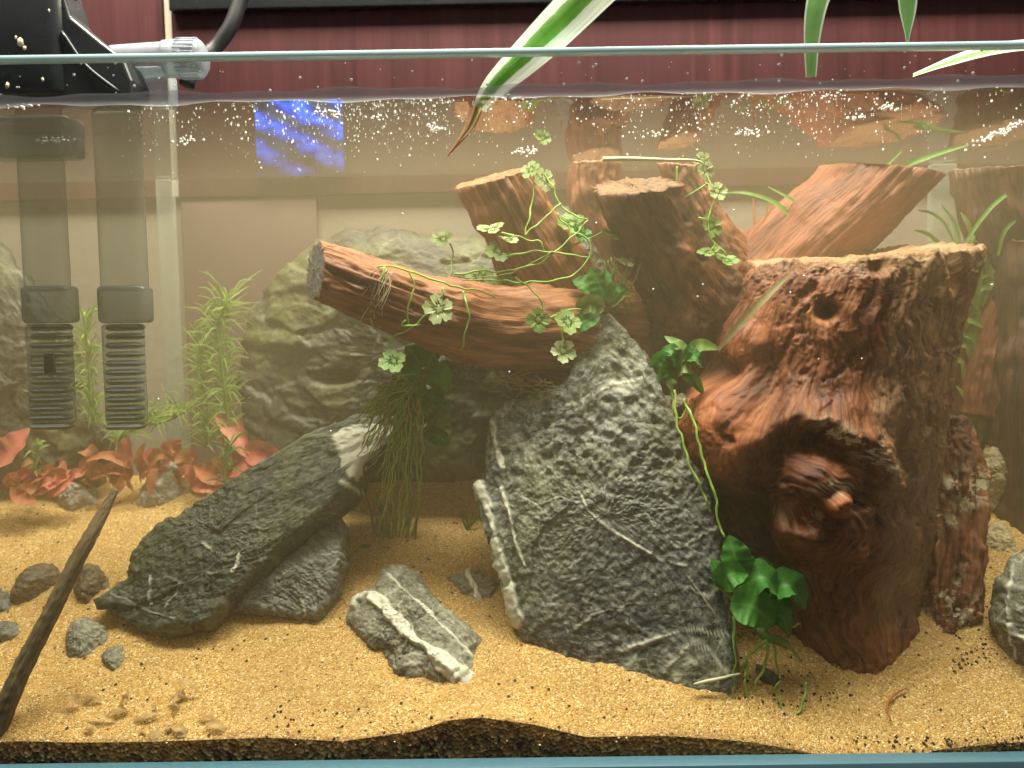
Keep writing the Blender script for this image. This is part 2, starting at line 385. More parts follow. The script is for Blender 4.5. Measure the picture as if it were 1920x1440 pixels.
def m_soil_shade():  # front section: dark grains, plus the shade at the glass painted in
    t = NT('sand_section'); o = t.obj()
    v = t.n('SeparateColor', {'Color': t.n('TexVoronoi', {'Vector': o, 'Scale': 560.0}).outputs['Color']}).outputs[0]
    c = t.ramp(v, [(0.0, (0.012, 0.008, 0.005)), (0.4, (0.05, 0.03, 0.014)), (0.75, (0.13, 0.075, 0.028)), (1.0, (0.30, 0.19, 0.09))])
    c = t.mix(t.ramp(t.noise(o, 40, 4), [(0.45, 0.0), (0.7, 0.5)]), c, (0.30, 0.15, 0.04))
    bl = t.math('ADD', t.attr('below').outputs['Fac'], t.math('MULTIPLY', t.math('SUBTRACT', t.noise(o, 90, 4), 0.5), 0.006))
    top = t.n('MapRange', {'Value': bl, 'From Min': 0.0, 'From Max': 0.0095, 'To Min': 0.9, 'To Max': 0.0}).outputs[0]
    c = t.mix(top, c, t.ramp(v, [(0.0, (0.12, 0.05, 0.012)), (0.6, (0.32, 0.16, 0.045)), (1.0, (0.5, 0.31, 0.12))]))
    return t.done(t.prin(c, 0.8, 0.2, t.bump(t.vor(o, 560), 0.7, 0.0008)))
MAT['soil_shade'] = m_soil_shade()

def m_cabinet():
    t = NT('mahogany_veneer'); o = t.obj()
    g = t.noise(t.mul(o, (60, 60, 3.2)), 1, 7, 0.65, 0.9)
    g2 = t.noise(t.mul(o, (420, 420, 12)), 1, 4, 0.6)
    f = t.math('ADD', t.math('MULTIPLY', g, 0.75), t.math('MULTIPLY', g2, 0.25))
    c = t.ramp(f, [(0.32, (0.034, 0.010, 0.010)), (0.5, (0.066, 0.020, 0.020)), (0.72, (0.10, 0.034, 0.033))])
    wv = t.noise(t.mul(o, (14, 14, 0.8)), 1, 3)
    c = t.mix(t.ramp(wv, [(0.4, 0.0), (0.65, 0.5)]), c, (0.065, 0.022, 0.024))
    return t.done(t.prin(c, 0.42, 0.4, t.bump(g2, 0.15, 0.0004)))
MAT['cabinet'] = m_cabinet()
MAT['side_board'] = m_plain('stained_board', (0.085, 0.050, 0.038), 0.6, 0.25, 0.25, 25)
def m_wall():
    t = NT('plaster_beige'); o = t.obj()
    c = t.mix(t.noise(o, 9, 5), (0.19, 0.15, 0.112), (0.23, 0.185, 0.14))
    return t.done(t.prin(c, 0.85, 0.15, t.bump(t.noise(o, 55, 5, 0.6), 0.22, 0.004)))
MAT['wall'] = m_wall()
def m_clear(name, col=(1, 1, 1)):
    t = NT(name); return t.done(t.n('BsdfTransparent', {'Color': (*col, 1)}).outputs[0])
MAT['pane'] = m_clear('clear_pane', (0.985, 1.0, 0.995))
def m_smoke(name, col, tr, rough=0.3):
    t = NT(name)
    f = t.noise(t.obj(), 70, 5, 0.65)
    c = t.mix(f, tuple(x * 0.75 for x in col), tuple(x * 1.2 for x in col))
    p = t.prin(c, rough, 0.5)
    lw = t.n('LayerWeight', {'Blend': 0.35}).outputs['Facing']
    fac = t.math('ADD', t.math('MULTIPLY', lw, 0.5), 1 - tr, clamp=True)
    return t.done(t.n('MixShader', {0: fac, 1: t.n('BsdfTransparent', {'Color': (0.92, 0.95, 0.93, 1)}).outputs[0], 2: p}).outputs[0])
MAT['smoke'] = m_smoke('smoked_acrylic', (0.25, 0.25, 0.21), 0.80)
MAT['smoke_dark'] = m_smoke('smoked_acrylic_dark', (0.13, 0.14, 0.125), 0.56)
MAT['clear_tube'] = m_smoke('clear_acrylic', (0.42, 0.46, 0.52), 0.62, 0.12)
MAT['glass_strip'] = m_smoke('pale_glass', (0.42, 0.45, 0.38), 0.86, 0.2)
def m_water():
    """water seen from below: clear when one looks straight through, a mirror at a flat angle"""
    t = NT('water_skin'); o = t.obj()
    lw = t.n('LayerWeight', {'Blend': 0.5}).outputs['Facing']
    fac = t.n('MapRange', {'Value': lw, 'From Min': 0.34, 'From Max': 0.66, 'To Min': 0.02, 'To Max': 0.66}, interpolation_type='SMOOTHSTEP').outputs[0]
    gl = t.n('BsdfGlossy', {'Color': (0.50, 0.49, 0.46, 1), 'Roughness': 0.06}).outputs[0]
    return t.done(t.n('MixShader', {0: fac, 1: t.n('BsdfTransparent', {'Color': (0.96, 0.97, 0.96, 1)}).outputs[0], 2: gl}).outputs[0])
MAT['water'] = m_water()
def m_haze():
    t = NT('cloudy_water')
    t.m.cycles.homogeneous_volume = True
    return t.done(None, t.n('VolumePrincipled', {'Density Attribute': '', 'Temperature Attribute': '', 'Color Attribute': '', 'Color': (0.80, 0.675, 0.42, 1), 'Density': 1.9, 'Anisotropy': 0.45, 'Absorption Color': (0.5, 0.45, 0.25, 1)}).outputs[0])
MAT['haze'] = m_haze()
def m_reflection_panel():  # glow pattern of the added panel that imitates a blue reflection
    t = NT('blue_reflection'); o = t.obj()
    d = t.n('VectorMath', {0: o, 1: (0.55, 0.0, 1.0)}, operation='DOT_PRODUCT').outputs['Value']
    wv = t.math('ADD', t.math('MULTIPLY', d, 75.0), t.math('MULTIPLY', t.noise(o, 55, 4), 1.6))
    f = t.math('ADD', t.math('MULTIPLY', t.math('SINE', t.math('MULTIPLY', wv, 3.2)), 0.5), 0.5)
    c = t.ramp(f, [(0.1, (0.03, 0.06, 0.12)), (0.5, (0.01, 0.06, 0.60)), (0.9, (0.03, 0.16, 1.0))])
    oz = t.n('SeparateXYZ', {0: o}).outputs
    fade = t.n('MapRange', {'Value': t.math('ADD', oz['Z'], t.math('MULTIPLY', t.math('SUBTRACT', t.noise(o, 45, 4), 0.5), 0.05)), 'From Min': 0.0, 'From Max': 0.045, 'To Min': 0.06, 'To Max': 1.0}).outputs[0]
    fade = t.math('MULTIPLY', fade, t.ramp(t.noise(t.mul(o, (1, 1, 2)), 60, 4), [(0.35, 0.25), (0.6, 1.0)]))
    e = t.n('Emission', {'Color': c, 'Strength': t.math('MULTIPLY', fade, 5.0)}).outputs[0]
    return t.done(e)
MAT['reflection_panel'] = m_reflection_panel()

# ------------------------------------------------------------------ the tank, the water, what is behind it
YB = 0.185           # back pane
ZW = 0.341           # water level
XW = 0.43
rootT = thing('glass_aquarium', (0, 0.09, 0.0), 'clear glass aquarium with polished top edge and pale blue base', 'aquarium')
a0 = at(0, 1432, 0); a1 = at(1920, 1408, 0); tl = math.atan2(a1[2] - a0[2], a1[0] - a0[0]); zb0 = (a0[2] + a1[2]) / 2
zt = at(960, 104, 0)[2]
def base_z(x): return zb0 + math.tan(tl) * x
box('front_pane', -XW, XW, -0.006, -0.001, zb0, zt - 0.0012, MAT['pane'], rootT, 0, (0, 0, zb0), tl)
box('back_pane', -XW, XW, YB + 0.001, YB + 0.006, zb0, ZW + 0.02, MAT['pane'], rootT, 0)
for sx in (-1, 1):
    box('side_pane', min(sx * XW, sx * (XW + 0.005)), max(sx * XW, sx * (XW + 0.005)), -0.006, YB + 0.006, zb0, zt - 0.003, MAT['pane'], rootT, 0)
box('top_edge', -XW, XW, -0.0063, -0.0007, zt - 0.0012, zt + 0.0014, MAT['edge_glass'], rootT, 0.0006, (0, 0, zt), math.atan2(28, 1920) - ROLL + 0.0)
box('base_trim', -XW, XW, -0.010, 0.0, zb0 - 0.02, zb0, MAT['trim_blue'], rootT, 0.001, (0, 0, zb0), tl)
# glass braces on the back pane
for (pa, pb) in ((300, 331), (1742, 1790)):
    xa = at(pa, 500, YB - 0.006)[0]; xb = at(pb, 500, YB - 0.006)[0]
    box('glass_brace', xa, xb, YB - 0.009, YB - 0.001, 0.10, ZW - 0.001, MAT['glass_strip'], rootT, 0.002)

hz = box('haze', -XW + 0.001, XW - 0.001, 0.0, YB, zb0 - 0.004, ZW - 0.0006, MAT['haze']); tag(hz, 'faintly cloudy tan water filling the tank', 'water', kind='stuff')
nx, ny = 220, 60
X, Yg = np.meshgrid(np.linspace(-XW, XW, nx), np.linspace(0.0, YB, ny))
P = np.stack([X.ravel(), Yg.ravel(), np.zeros(X.size)], 1)
Z = ZW + 0.00035 * fbm(P * 26, 3) + 0.0035 * np.exp(-Yg.ravel() / 0.0022)
ws = mk('water', np.stack([X.ravel(), Yg.ravel(), Z], 1), gridF(ny, nx), MAT['water'], origin=(0, 0.09, ZW)); tag(ws, 'still water surface seen from below with mirror reflections', 'water', kind='structure')
# bead of water that climbs the front glass
th = np.linspace(0, math.pi, 9); xs = np.linspace(-XW, XW, 260)
V = []
for i, x in enumerate(xs):
    wob = 1 + 0.25 * math.sin(x * 61) + 0.18 * math.sin(x * 143 + 1)
    for a in th: V.append((x, -0.0009 + 0.0016 * math.sin(a) * wob, ZW + 0.0012 + 0.0030 * math.cos(a) * wob))
t = NT('meniscus'); 
mm = t.done(t.n('MixShader', {0: 0.50, 1: t.n('BsdfTransparent', {'Color': (1, 1, 1, 1)}).outputs[0], 2: t.prin((0.70, 0.68, 0.74), 0.15, 0.8)}).outputs[0])
mk('meniscus', np.array(V), gridF(260, 9), mm, ws, origin=None)

wl = mk('wall', [(-1.2, 0.261, -0.5), (1.2, 0.261, -0.5), (1.2, 0.261, 1.3), (-1.2, 0.261, 1.3)], np.array([[0, 1, 2, 3]]), MAT['wall']); tag(wl, 'beige plaster wall behind the tank', 'wall', kind='structure')
YC = 0.262
cabz = at(700, 366, YC)[2]
rootC = thing('wooden_cabinet', (0, YC, cabz), 'dark red mahogany cabinet hanging behind the tank', 'cabinet')
xg0 = at(314, 60, YC)[0]; xg1 = at(328, 60, YC)[0]
box('door', -0.75, xg0 - 0.0005, YC - 0.008, YC + 0.005, cabz, 0.80, MAT['cabinet'], rootC, 0.001)
box('door', xg1 + 0.0005, 0.80, YC - 0.008, YC + 0.005, cabz, 0.80, MAT['cabinet'], rootC, 0.001)
box('edge_strip', xg0, xg1, YC - 0.005, YC + 0.004, cabz + 0.001, 0.80, MAT['white_strip'], rootC, 0.0008)
box('side_board', xg1 + 0.001, at(600, 500, YC)[0], YC - 0.006, YC + 0.0045, -0.1, cabz - 0.0005, MAT['side_board'], rootC, 0.001)
zs = at(700, 11, YC - 0.018)[2]
sh = box('wall_shelf', xg1 + 0.003, 0.85, YC - 0.018, YC - 0.0085, zs, zs + 0.05, MAT['black'], None, 0.002); tag(sh, 'black shelf edge running along the top of the red cabinet', 'shelf')
# added glowing panel in place of a blue reflection, seen through the water surface
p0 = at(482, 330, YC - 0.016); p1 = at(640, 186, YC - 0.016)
sd = thing('blue_reflection', (p0[0], YC - 0.014, p0[2]), 'blue striped reflection at the waterline beside the filter, made as an added glowing panel', 'reflection')
box('reflection_panel', p0[0], p1[0], YC - 0.0155, YC - 0.014, p0[2], p1[2], MAT['reflection_panel'], sd)
box('added_panel_back', p0[0] - 0.001, p1[0] + 0.001, YC - 0.0138, YC - 0.0085, p0[2] - 0.001, p1[2] + 0.001, MAT['black'], sd, 0.001)

# ------------------------------------------------------------------ sand
fl = [(-400, 1398), (0, 1398), (300, 1392), (500, 1385), (640, 1392), (780, 1372), (840, 1352), (900, 1346), (1000, 1360), (1100, 1384), (1250, 1382), (1400, 1390), (1600, 1408), (1660, 1409), (1760, 1394), (1920, 1392), (2300, 1392)]
fx = np.array([at(a, b, 0)[0] for a, b in fl]); fz = np.array([at(a, b, 0)[2] for a, b in fl])
_mold = []           # (px, py, radius m, dz)
_tab = None
def sand_fast(x, y):
    i = (x - _tab[0][0]) / (_tab[0][1] - _tab[0][0]); j = np.interp(y, _tab[1], np.arange(len(_tab[1])))
    i = min(max(i, 0), len(_tab[0]) - 1.001); j = min(max(j, 0), len(_tab[1]) - 1.001); a, b = int(i), int(j); f, g = i - a, j - b; Zt = _tab[2]
    return (Zt[b, a] * (1 - f) + Zt[b, a + 1] * f) * (1 - g) + (Zt[b + 1, a] * (1 - f) + Zt[b + 1, a + 1] * f) * g
def sand_z(x, y, detail=True):
    x = np.atleast_1d(np.asarray(x, float)); y = np.atleast_1d(np.asarray(y, float))
    z = 0.010 + 0.576 * y + (np.interp(x, fx, fz) - 0.010) * np.exp(-y / 0.022)
    P = np.stack([x, y, np.zeros_like(x)], 1)
    k = np.clip(y / 0.02, 0, 1)
    z = z + k * (0.0035 * fbm(P * 14, 3) + 0.0009 * fbm(P * 90, 3))
    for (cx, cy_, r, dz) in _mold: z = z + dz * np.exp(-((x - cx) ** 2 + (y - cy_) ** 2) / r ** 2)
    return z
def ground(px, py):
    d = ray(px, py); lo, hi = 0.0, 0.4
    for _ in range(18):
        Y = (lo + hi) / 2; p = at(px, py, Y)
        if p[2] > (sand_fast(p[0], Y) if _tab else sand_z(p[0], Y)[0]): lo = Y
        else: hi = Y
    return at(px, py, lo)
def mold(px, py, r, dz):
    g = ground(px, py); _mold.append((g[0], g[1], r, dz))
mold(820, 1240, 0.020, -0.002); mold(560, 1180, 0.03, 0.004); mold(1180, 1260, 0.02, 0.003); mold(1590, 1235, 0.050, -0.011); mold(300, 930, 0.03, 0.006); mold(60, 1300, 0.03, 0.003)
nx, ny = 620, 230
xs = np.linspace(-XW + 0.002, XW - 0.002, nx); ys = 0.0004 + (YB - 0.0008) * np.linspace(0, 1, ny) ** 1.35
X, Yg = np.meshgrid(xs, ys); Zs = sand_z(X.ravel(), Yg.ravel()); _tab = (xs, ys, Zs.reshape(ny, nx))
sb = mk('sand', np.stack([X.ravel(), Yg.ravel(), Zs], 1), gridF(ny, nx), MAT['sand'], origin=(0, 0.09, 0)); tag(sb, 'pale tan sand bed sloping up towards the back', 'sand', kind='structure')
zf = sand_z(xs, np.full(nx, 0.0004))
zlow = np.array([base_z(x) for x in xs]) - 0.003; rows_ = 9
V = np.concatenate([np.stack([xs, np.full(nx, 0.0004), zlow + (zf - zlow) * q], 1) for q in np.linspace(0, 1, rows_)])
mk('sand_section', V, gridF(rows_, nx), MAT['soil_shade'], sb, attrs={'below': np.concatenate([(zf - zlow) * (1 - q) for q in np.linspace(0, 1, rows_)])})

rnd = random.Random(5)
ICO_V = None
def ico():
    global ICO_V
    t_ = (1 + 5 ** .5) / 2
    v = np.array([(-1, t_, 0), (1, t_, 0), (-1, -t_, 0), (1, -t_, 0), (0, -1, t_), (0, 1, t_), (0, -1, -t_), (0, 1, -t_), (t_, 0, -1), (t_, 0, 1), (-t_, 0, -1), (-t_, 0, 1)], float)
    v /= np.linalg.norm(v[0])
    f = np.array([(0, 11, 5), (0, 5, 1), (0, 1, 7), (0, 7, 10), (0, 10, 11), (1, 5, 9), (5, 11, 4), (11, 10, 2), (10, 7, 6), (7, 1, 8), (3, 9, 4), (3, 4, 2), (3, 2, 6), (3, 6, 8), (3, 8, 9), (4, 9, 5), (2, 4, 11), (6, 2, 10), (8, 6, 7), (9, 8, 1)])
    return v, f
IV, IF = ico()
def specks(name, pts, sizes, mat, label, cat, flat=1.0, jit=0.3, seed=1):
    r = np.random.RandomState(seed); V = []; F = []
    for k, (p, s) in enumerate(zip(pts, sizes)):
        v = IV * (1 + jit * (r.rand(12, 1) - 0.5)) * s * np.array([1, 1, flat]); V.append(v + np.asarray(p)); F.append(IF + 12 * k)
    o = mk(name, np.concatenate(V), [np.concatenate(F)], mat, smooth=jit < 0.2)
    return tag(o, label, cat, kind='stuff')

# ------------------------------------------------------------------ rocks
def inpoly_dist(px, py, poly):
    """distance in px from points to a polyline"""
    px = np.asarray(px); best = np.full(px.shape, 1e9)
    for (a, b) in zip(poly[:-1], poly[1:]):
        ax, ay = a[:2]; bx, by = b[:2]; dx, dy = bx - ax, by - ay
        t_ = np.clip(((px - ax) * dx + (py - ay) * dy) / (dx * dx + dy * dy + 1e-9), 0, 1)
        best = np.minimum(best, np.hypot(px - ax - t_ * dx, py - ay - t_ * dy))
    return best
def inpoly(px, py, poly):
    r = np.zeros(np.shape(px), bool); n = len(poly)
    for i in range(n):
        x0, y0 = poly[i]; x1, y1 = poly[(i + 1) % n]
        if y0 == y1: continue
        c = ((y0 > py) != (y1 > py)) & (px < (x1 - x0) * (py - y0) / (y1 - y0) + x0)
        r ^= c
    return r
def rock(name, label, cat, outline, anchors, thick, mat, seed=1, back=None, ang=200, rings=50, rough=1.0, facets=4, ctr=None, strata=None, pits=None, veins=(), patches=(), carve=(), group=None, prof=3.0, fine=1.0, edge=0.035, wav=1.0, big=1.0, thickf=None, fs=0.55):
    A = [at(*a) for a in anchors]
    n = np.cross(A[1] - A[0], A[2] - A[0]); n /= np.linalg.norm(n)
    if n @ (CAM - A[0]) < 0: n = -n
    pts = []
    for (px, py) in outline:
        d = ray(px, py); t_ = ((A[0] - CAM) @ n) / (d @ n); pts.append(CAM + d * t_)
    pts = np.array(pts)
    c = pts.mean(0)
    if ctr is not None:
        d = ray(*ctr); c = CAM + d * (((A[0] - CAM) @ n) / (d @ n))
    u = np.cross(np.array([0, 0, 1.0]), n); u /= np.linalg.norm(u); v = np.cross(n, u)
    p2 = np.stack([(pts - c) @ u, (pts - c) @ v], 1)
    th = np.linspace(0, 2 * math.pi, ang, endpoint=False); R = np.zeros(ang)
    for i, a in enumerate(th):
        dx, dy = math.cos(a), math.sin(a); best = 0
        for k in range(len(p2)):
            x0, y0 = p2[k]; x1, y1 = p2[(k + 1) % len(p2)]; ex, ey = x1 - x0, y1 - y0
            den = dx * ey - dy * ex
            if abs(den) < 1e-12: continue
            tt = (x0 * ey - y0 * ex) / den; s_ = (x0 * dy - y0 * dx) / den
            if tt > 0 and -1e-6 <= s_ <= 1 + 1e-6: best = max(best, tt)
        R[i] = best
    rs = np.random.RandomState(seed); so = rs.rand(3) * 50
    R = np.where(R < 1e-5, R.max() * 0.2, R)
    Pn = np.stack([np.cos(th) * 3, np.sin(th) * 3, np.full(ang, seed * 3.1)], 1)
    R = R * (1 + edge * fbm(Pn * 2.0, 4) )
    Rm = R.max(); back = thick * 0.8 if back is None else back
    V = []
    rr = np.linspace(0, 1, rings + 1)[1:] ** 0.85
    if prof > 15: rr = np.concatenate([rr * 0.955, [0.965, 0.975, 0.983, 0.990, 0.996, 1.0]])
    fac = [(rs.normal(size=2) * fs, 1.0 + rs.rand() * 0.25) for _ in range(facets)]
    def layer(r, sgn, T):
        x = r * R * np.cos(th); y = r * R * np.sin(th)
        q = np.stack([x, y], 1) / Rm
        f = np.full(ang, 1.0)
        for (g, o_) in fac: f = np.minimum(f, o_ - (q if sgn > 0 else -q) @ g)
        f = np.clip(f, 0.25, 1.2)
        wv = sgn * T * f * max(0.0, 1 - r ** prof) ** 0.62
        p_ = c + np.outer(x, u) + np.outer(y, v)
        if thickf is not None: wv = wv * thickf(*proj(p_))
        return p_ + np.outer(wv, n)
    for r in rr: V.append(layer(r, 1, thick))
    for r in rr[:-1][::-1]: V.append(layer(r, -1, back))
    V = np.concatenate(V); nr = len(V) // ang
    F = gridF(nr, ang, True)
    Nn = vnorm(V, F)
    if np.mean((Nn[:ang * 3] @ n)) < 0: F = F[:, ::-1]; Nn = -Nn
    sc = Rm
    Q = (V - c)
    if strata is not None:
        sd = np.asarray(strata, float); k = np.linalg.norm(sd); sdir = sd / k
        Qs = Q + np.outer(Q @ sdir, sdir) * (k - 1)
    else: Qs = Q
    wq = Qs + 0.05 * sc * np.stack([pn(Q * (6 / sc) + so), pn(Q * (6 / sc) + so + 7), pn(Q * (6 / sc) + so + 13)], 1)
    disp = rough * sc * (0.030 * wav * ridged(Qs * (2.2 / sc) + so, 3, 0.55) + 0.018 * fbm(Q * (3.5 / sc) + so, 3))
    disp += rough * sc * (0.090 * big * chips3(wq * (2.6 / sc) + so, seed) + 0.040 * chips3(wq * (7.5 / sc) + so, seed + 9) + 0.014 * chips3(wq * (19 / sc) + so, seed + 5))
    disp += fine * (0.0005 * ridged(Qs * 150 + so, 3, 0.6) + 0.0006 * fbm(Q * 300 + so, 3, 0.7))
    px, py = proj(V)
    if pits:
        for (scale, depth, wt) in pits:
            b, s2, idn = cells(Q * scale + so + 3 * pn(Q * scale * 0.7)[:, None] * 0.15, seed + 3)
            disp -= depth * wt(px, py) * np.clip(1 - b / (0.28 + 0.28 * idn), 0, 1) ** 0.6 * (idn > 0.35)
    for (cx, cy_, rx, ry, d) in carve:
        disp += d * np.exp(-(((px - cx) / rx) ** 2 + ((py - cy_) / ry) ** 2) ** 1.5)
    vein = np.zeros(len(V)); wob = 6 * fbm(Q * 120 + so, 3) + 4 * fbm(Q * 400 + so, 2); front = ((V - c) @ n) > -0.3 * back
    for vv in veins:
        line, wd = vv[0], vv[1]; st = vv[2] if len(vv) > 2 else 0.001
        d = inpoly_dist(px + wob * 0.5, py + wob * 0.5, line)
        wl_ = wd * (0.62 + 0.55 * fbm(Q * 60 + so, 3)) * (1.0 if wd > 8 else np.clip(0.75 + 1.3 * fbm(Q * 25 + so, 2), 0, 1))
        m_ = np.clip((wl_ - d) / 3.0 + 0.5, 0, 1) * front
        vein = np.maximum(vein, m_); disp += st * m_
    for poly in patches:
        m_ = inpoly(px + wob * 1.2, py + wob * 1.2, poly) * front * 1.0
        vein = np.maximum(vein, m_)
    if thickf is not None: disp = disp * np.clip(thickf(px, py) * 1.3, 0.3, 1)
    V = V + Nn * disp[:, None]
    cap1 = np.array([list(range(ang))]); 
    # poles
    c1 = V[:ang].mean(0); c2 = V[-ang:].mean(0); n0 = len(V)
    V = np.vstack([V, c1, c2]); vein = np.append(vein, [vein[:ang].mean(), 0])
    j = np.arange(ang); F1 = np.stack([np.full(ang, n0), (j + 1) % ang, j], 1); F2 = np.stack([np.full(ang, n0 + 1), n0 - ang + j, n0 - ang + (j + 1) % ang], 1)
    if (np.cross(V[F[0, 1]] - V[F[0, 0]], V[F[0, 3]] - V[F[0, 0]]) @ n) * (np.cross(V[F1[0, 1]] - V[F1[0, 0]], V[F1[0, 2]] - V[F1[0, 0]]) @ n) < 0: F1 = F1[:, ::-1]; F2 = F2[:, ::-1]
    o = mk(name, V, [F, F1, F2], mat, attrs={'vein': vein}, origin=V[np.argmin(V[:, 2])] * np.array([0, 0, 1]) + np.array([c[0], c[1], 0]))
    return tag(o, label, cat, group)

topw = lambda px, py: np.clip((1010 - py) / 160, 0.0, 1)
FR = [(1140, 586), (1166, 610), (1190, 638), (1216, 664), (1224, 692), (1242, 742), (1270, 790), (1290, 850), (1322, 900), (1336, 950), (1347, 1010), (1356, 1080), (1366, 1160), (1380, 1240), (1382, 1345), (1300, 1340), (1200, 1318), (1120, 1268), (1040, 1225), (985, 1205), (955, 1110), (930, 1030), (905, 965), (893, 910), (910, 898), (912, 860), (919, 800), (924, 772), (945, 756), (1000, 737), (1058, 716), (1074, 690), (1078, 664), (1096, 648), (1112, 618), (1120, 596)]
rock('slate_rock', 'tall pointed grey slate rock with pitted top standing before the stump', 'rock', FR, [(990, 1160, 0.060), (1378, 1300, 0.031), (1140, 588, 0.082)], 0.015, MAT['rock_front'], seed=11, back=0.03, ang=420, rings=110, rough=0.13, facets=3, ctr=(1140, 960), prof=36.0, wav=0.4, edge=0.008, fs=0.75, thickf=lambda x, y: np.clip((y - 575) / 170, 0.12, 1),
     pits=[(95, 0.0030, topw), (210, 0.0016, topw), (50, 0.0035, lambda a, b: topw(a, b) * 0.7)],
     veins=[([(898, 908), (915, 950), (935, 1020), (955, 1090), (975, 1165)], 11, 0.003), ([(940, 915), (955, 960), (968, 1020), (985, 1060)], 6, 0.002), ([(925, 790), (930, 840), (945, 880)], 6),
            ([(1090, 930), (1105, 960), (1140, 990), (1190, 1020), (1240, 1050), (1290, 1062)], 4), ([(1075, 1180), (1110, 1152), (1150, 1140), (1200, 1128), (1240, 1105), (1290, 1100), (1330, 1120)], 4), ([(1160, 1222), (1200, 1205), (1250, 1190), (1300, 1180), (1370, 1192)], 6),
            ([(1060, 760), (1100, 745), (1150, 722), (1210, 708)], 3), ([(1270, 1030), (1350, 985)], 2), ([(1240, 1260), (1290, 1210), (1330, 1215), (1360, 1260)], 3), ([(1290, 1080), (1340, 1150)], 2.5)])
dark_plane = [(300, 1170, 0.058), (560, 1100, 0.068), (700, 800, 0.125)]
rock('slate_rock', 'long dark slate rock leaning up with a cream patch at its upper end', 'rock',
     [(183, 1132), (242, 1090), (262, 1040), (300, 1008), (360, 968), (430, 928), (500, 890), (560, 855), (620, 815), (690, 794), (752, 800), (748, 848), (700, 880), (668, 935), (610, 985), (548, 1035), (490, 1085), (445, 1130), (400, 1180), (310, 1190), (240, 1170)],
     dark_plane, 0.020, MAT['rock_dark'], seed=23, back=0.035, ang=400, rings=90, rough=0.17, facets=6, ctr=(430, 1015), strata=(-0.95, 0.3, 1.6), prof=45, wav=0.5, edge=0.004, fine=0.9, big=1.3, fs=1.0,
     veins=[([(205, 1112), (240, 1125), (290, 1150), (330, 1160)], 3), ([(285, 1080), (282, 1140)], 2), ([(340, 1095), (310, 1145)], 1.8), ([(380, 1018), (395, 1030)], 3), ([(450, 1040), (436, 1070)], 4), ([(640, 905), (672, 922)], 7)],
     patches=[[(622, 812), (660, 800), (748, 798), (742, 830), (700, 850), (680, 880), (670, 905), (650, 890), (636, 850)]])
rock('slate_rock', 'blue grey slate slab propped under the long dark slate', 'rock', [(435, 1150), (500, 1090), (560, 1040), (612, 990), (640, 972), (652, 1000), (648, 1060), (635, 1110), (600, 1165), (560, 1160), (500, 1150)],
     [(460, 1140, 0.068), (600, 1150, 0.064), (640, 980, 0.095)], 0.012, MAT['rock_blue'], seed=31, ang=200, rings=50, rough=0.3, ctr=(570, 1085), strata=(1.5, 1, 2.0), prof=30)
rock('slate_rock', 'broad hazy olive rock behind the horizontal log', 'rock', [(470, 580), (520, 515), (592, 462), (640, 432), (715, 430), (800, 446), (900, 452), (985, 470), (1050, 540), (1085, 680), (1000, 800), (900, 900), (640, 900), (480, 880), (445, 720)],
     [(480, 850, 0.145), (1000, 800, 0.145), (750, 440, 0.168)], 0.022, MAT['rock_back'], seed=44, back=0.012, ang=300, rings=80, rough=0.26, ctr=(740, 670), strata=(0.5, 0.5, 1.7), prof=4, edge=0.02, wav=0.6, fine=0.5, carve=[(625, 708, 34, 13, -0.014), (760, 560, 90, 40, 0.006), (560, 640, 80, 20, 0.004)], veins=[([(660, 712), (760, 716)], 1.0, -0.003)])
rock('slate_rock', 'hazy grey rock behind the two filter intake tubes', 'rock', [(-60, 440), (10, 470), (45, 520), (70, 560), (130, 630), (150, 740), (210, 830), (190, 900), (60, 920), (-60, 900)],
     [(0, 860, 0.166), (180, 850, 0.166), (20, 470, 0.174)], 0.012, MAT['rock_back'], seed=45, back=0.006, ang=200, rings=50, rough=0.5, ctr=(40, 720))
rock('slate_rock', 'dark rounded rock top between the two upright logs', 'rock', [(1030, 470), (1045, 410), (1075, 382), (1110, 395), (1125, 440), (1160, 520), (1140, 620), (1060, 620), (1030, 560)],
     [(1040, 600, 0.14), (1140, 600, 0.14), (1080, 400, 0.165)], 0.014, MAT['rock_blue'], seed=46, back=0.010, ang=160, rings=40, rough=0.35)
rock('veined_stone', 'small grey stone with a thick cream quartz band lying on the sand', 'stone', [(650, 1168), (672, 1122), (700, 1108), (715, 1072), (750, 1060), (785, 1076), (798, 1112), (850, 1158), (905, 1205), (895, 1240), (892, 1296), (850, 1304), (800, 1284), (768, 1290), (740, 1282), (735, 1235), (690, 1216)],
     [(690, 1200, 0.052), (880, 1280, 0.034), (750, 1062, 0.084)], 0.012, MAT['rock_veined'], seed=52, ang=260, rings=60, rough=0.42, ctr=(775, 1170), prof=6, fs=1.0,
     veins=[([(662, 1135), (690, 1118), (725, 1142), (760, 1185), (800, 1215), (845, 1245), (885, 1282)], 17, 0.003), ([(800, 1215), (848, 1270)], 14, 0.003), ([(725, 1078), (765, 1115), (805, 1150), (850, 1195), (882, 1232)], 6, 0.001)])
rock('veined_stone', 'half buried grey stone with a narrow cream band near the tall rock', 'stone', [(835, 1085), (872, 1076), (900, 1074), (935, 1095), (952, 1118), (940, 1150), (905, 1172), (870, 1140)],
     [(850, 1120, 0.085), (930, 1150, 0.076), (890, 1075, 0.094)], 0.007, MAT['rock_veined'], seed=53, ang=140, rings=36, rough=0.4, veins=[([(876, 1078), (893, 1105), (902, 1140), (908, 1165)], 9, 0.002)])
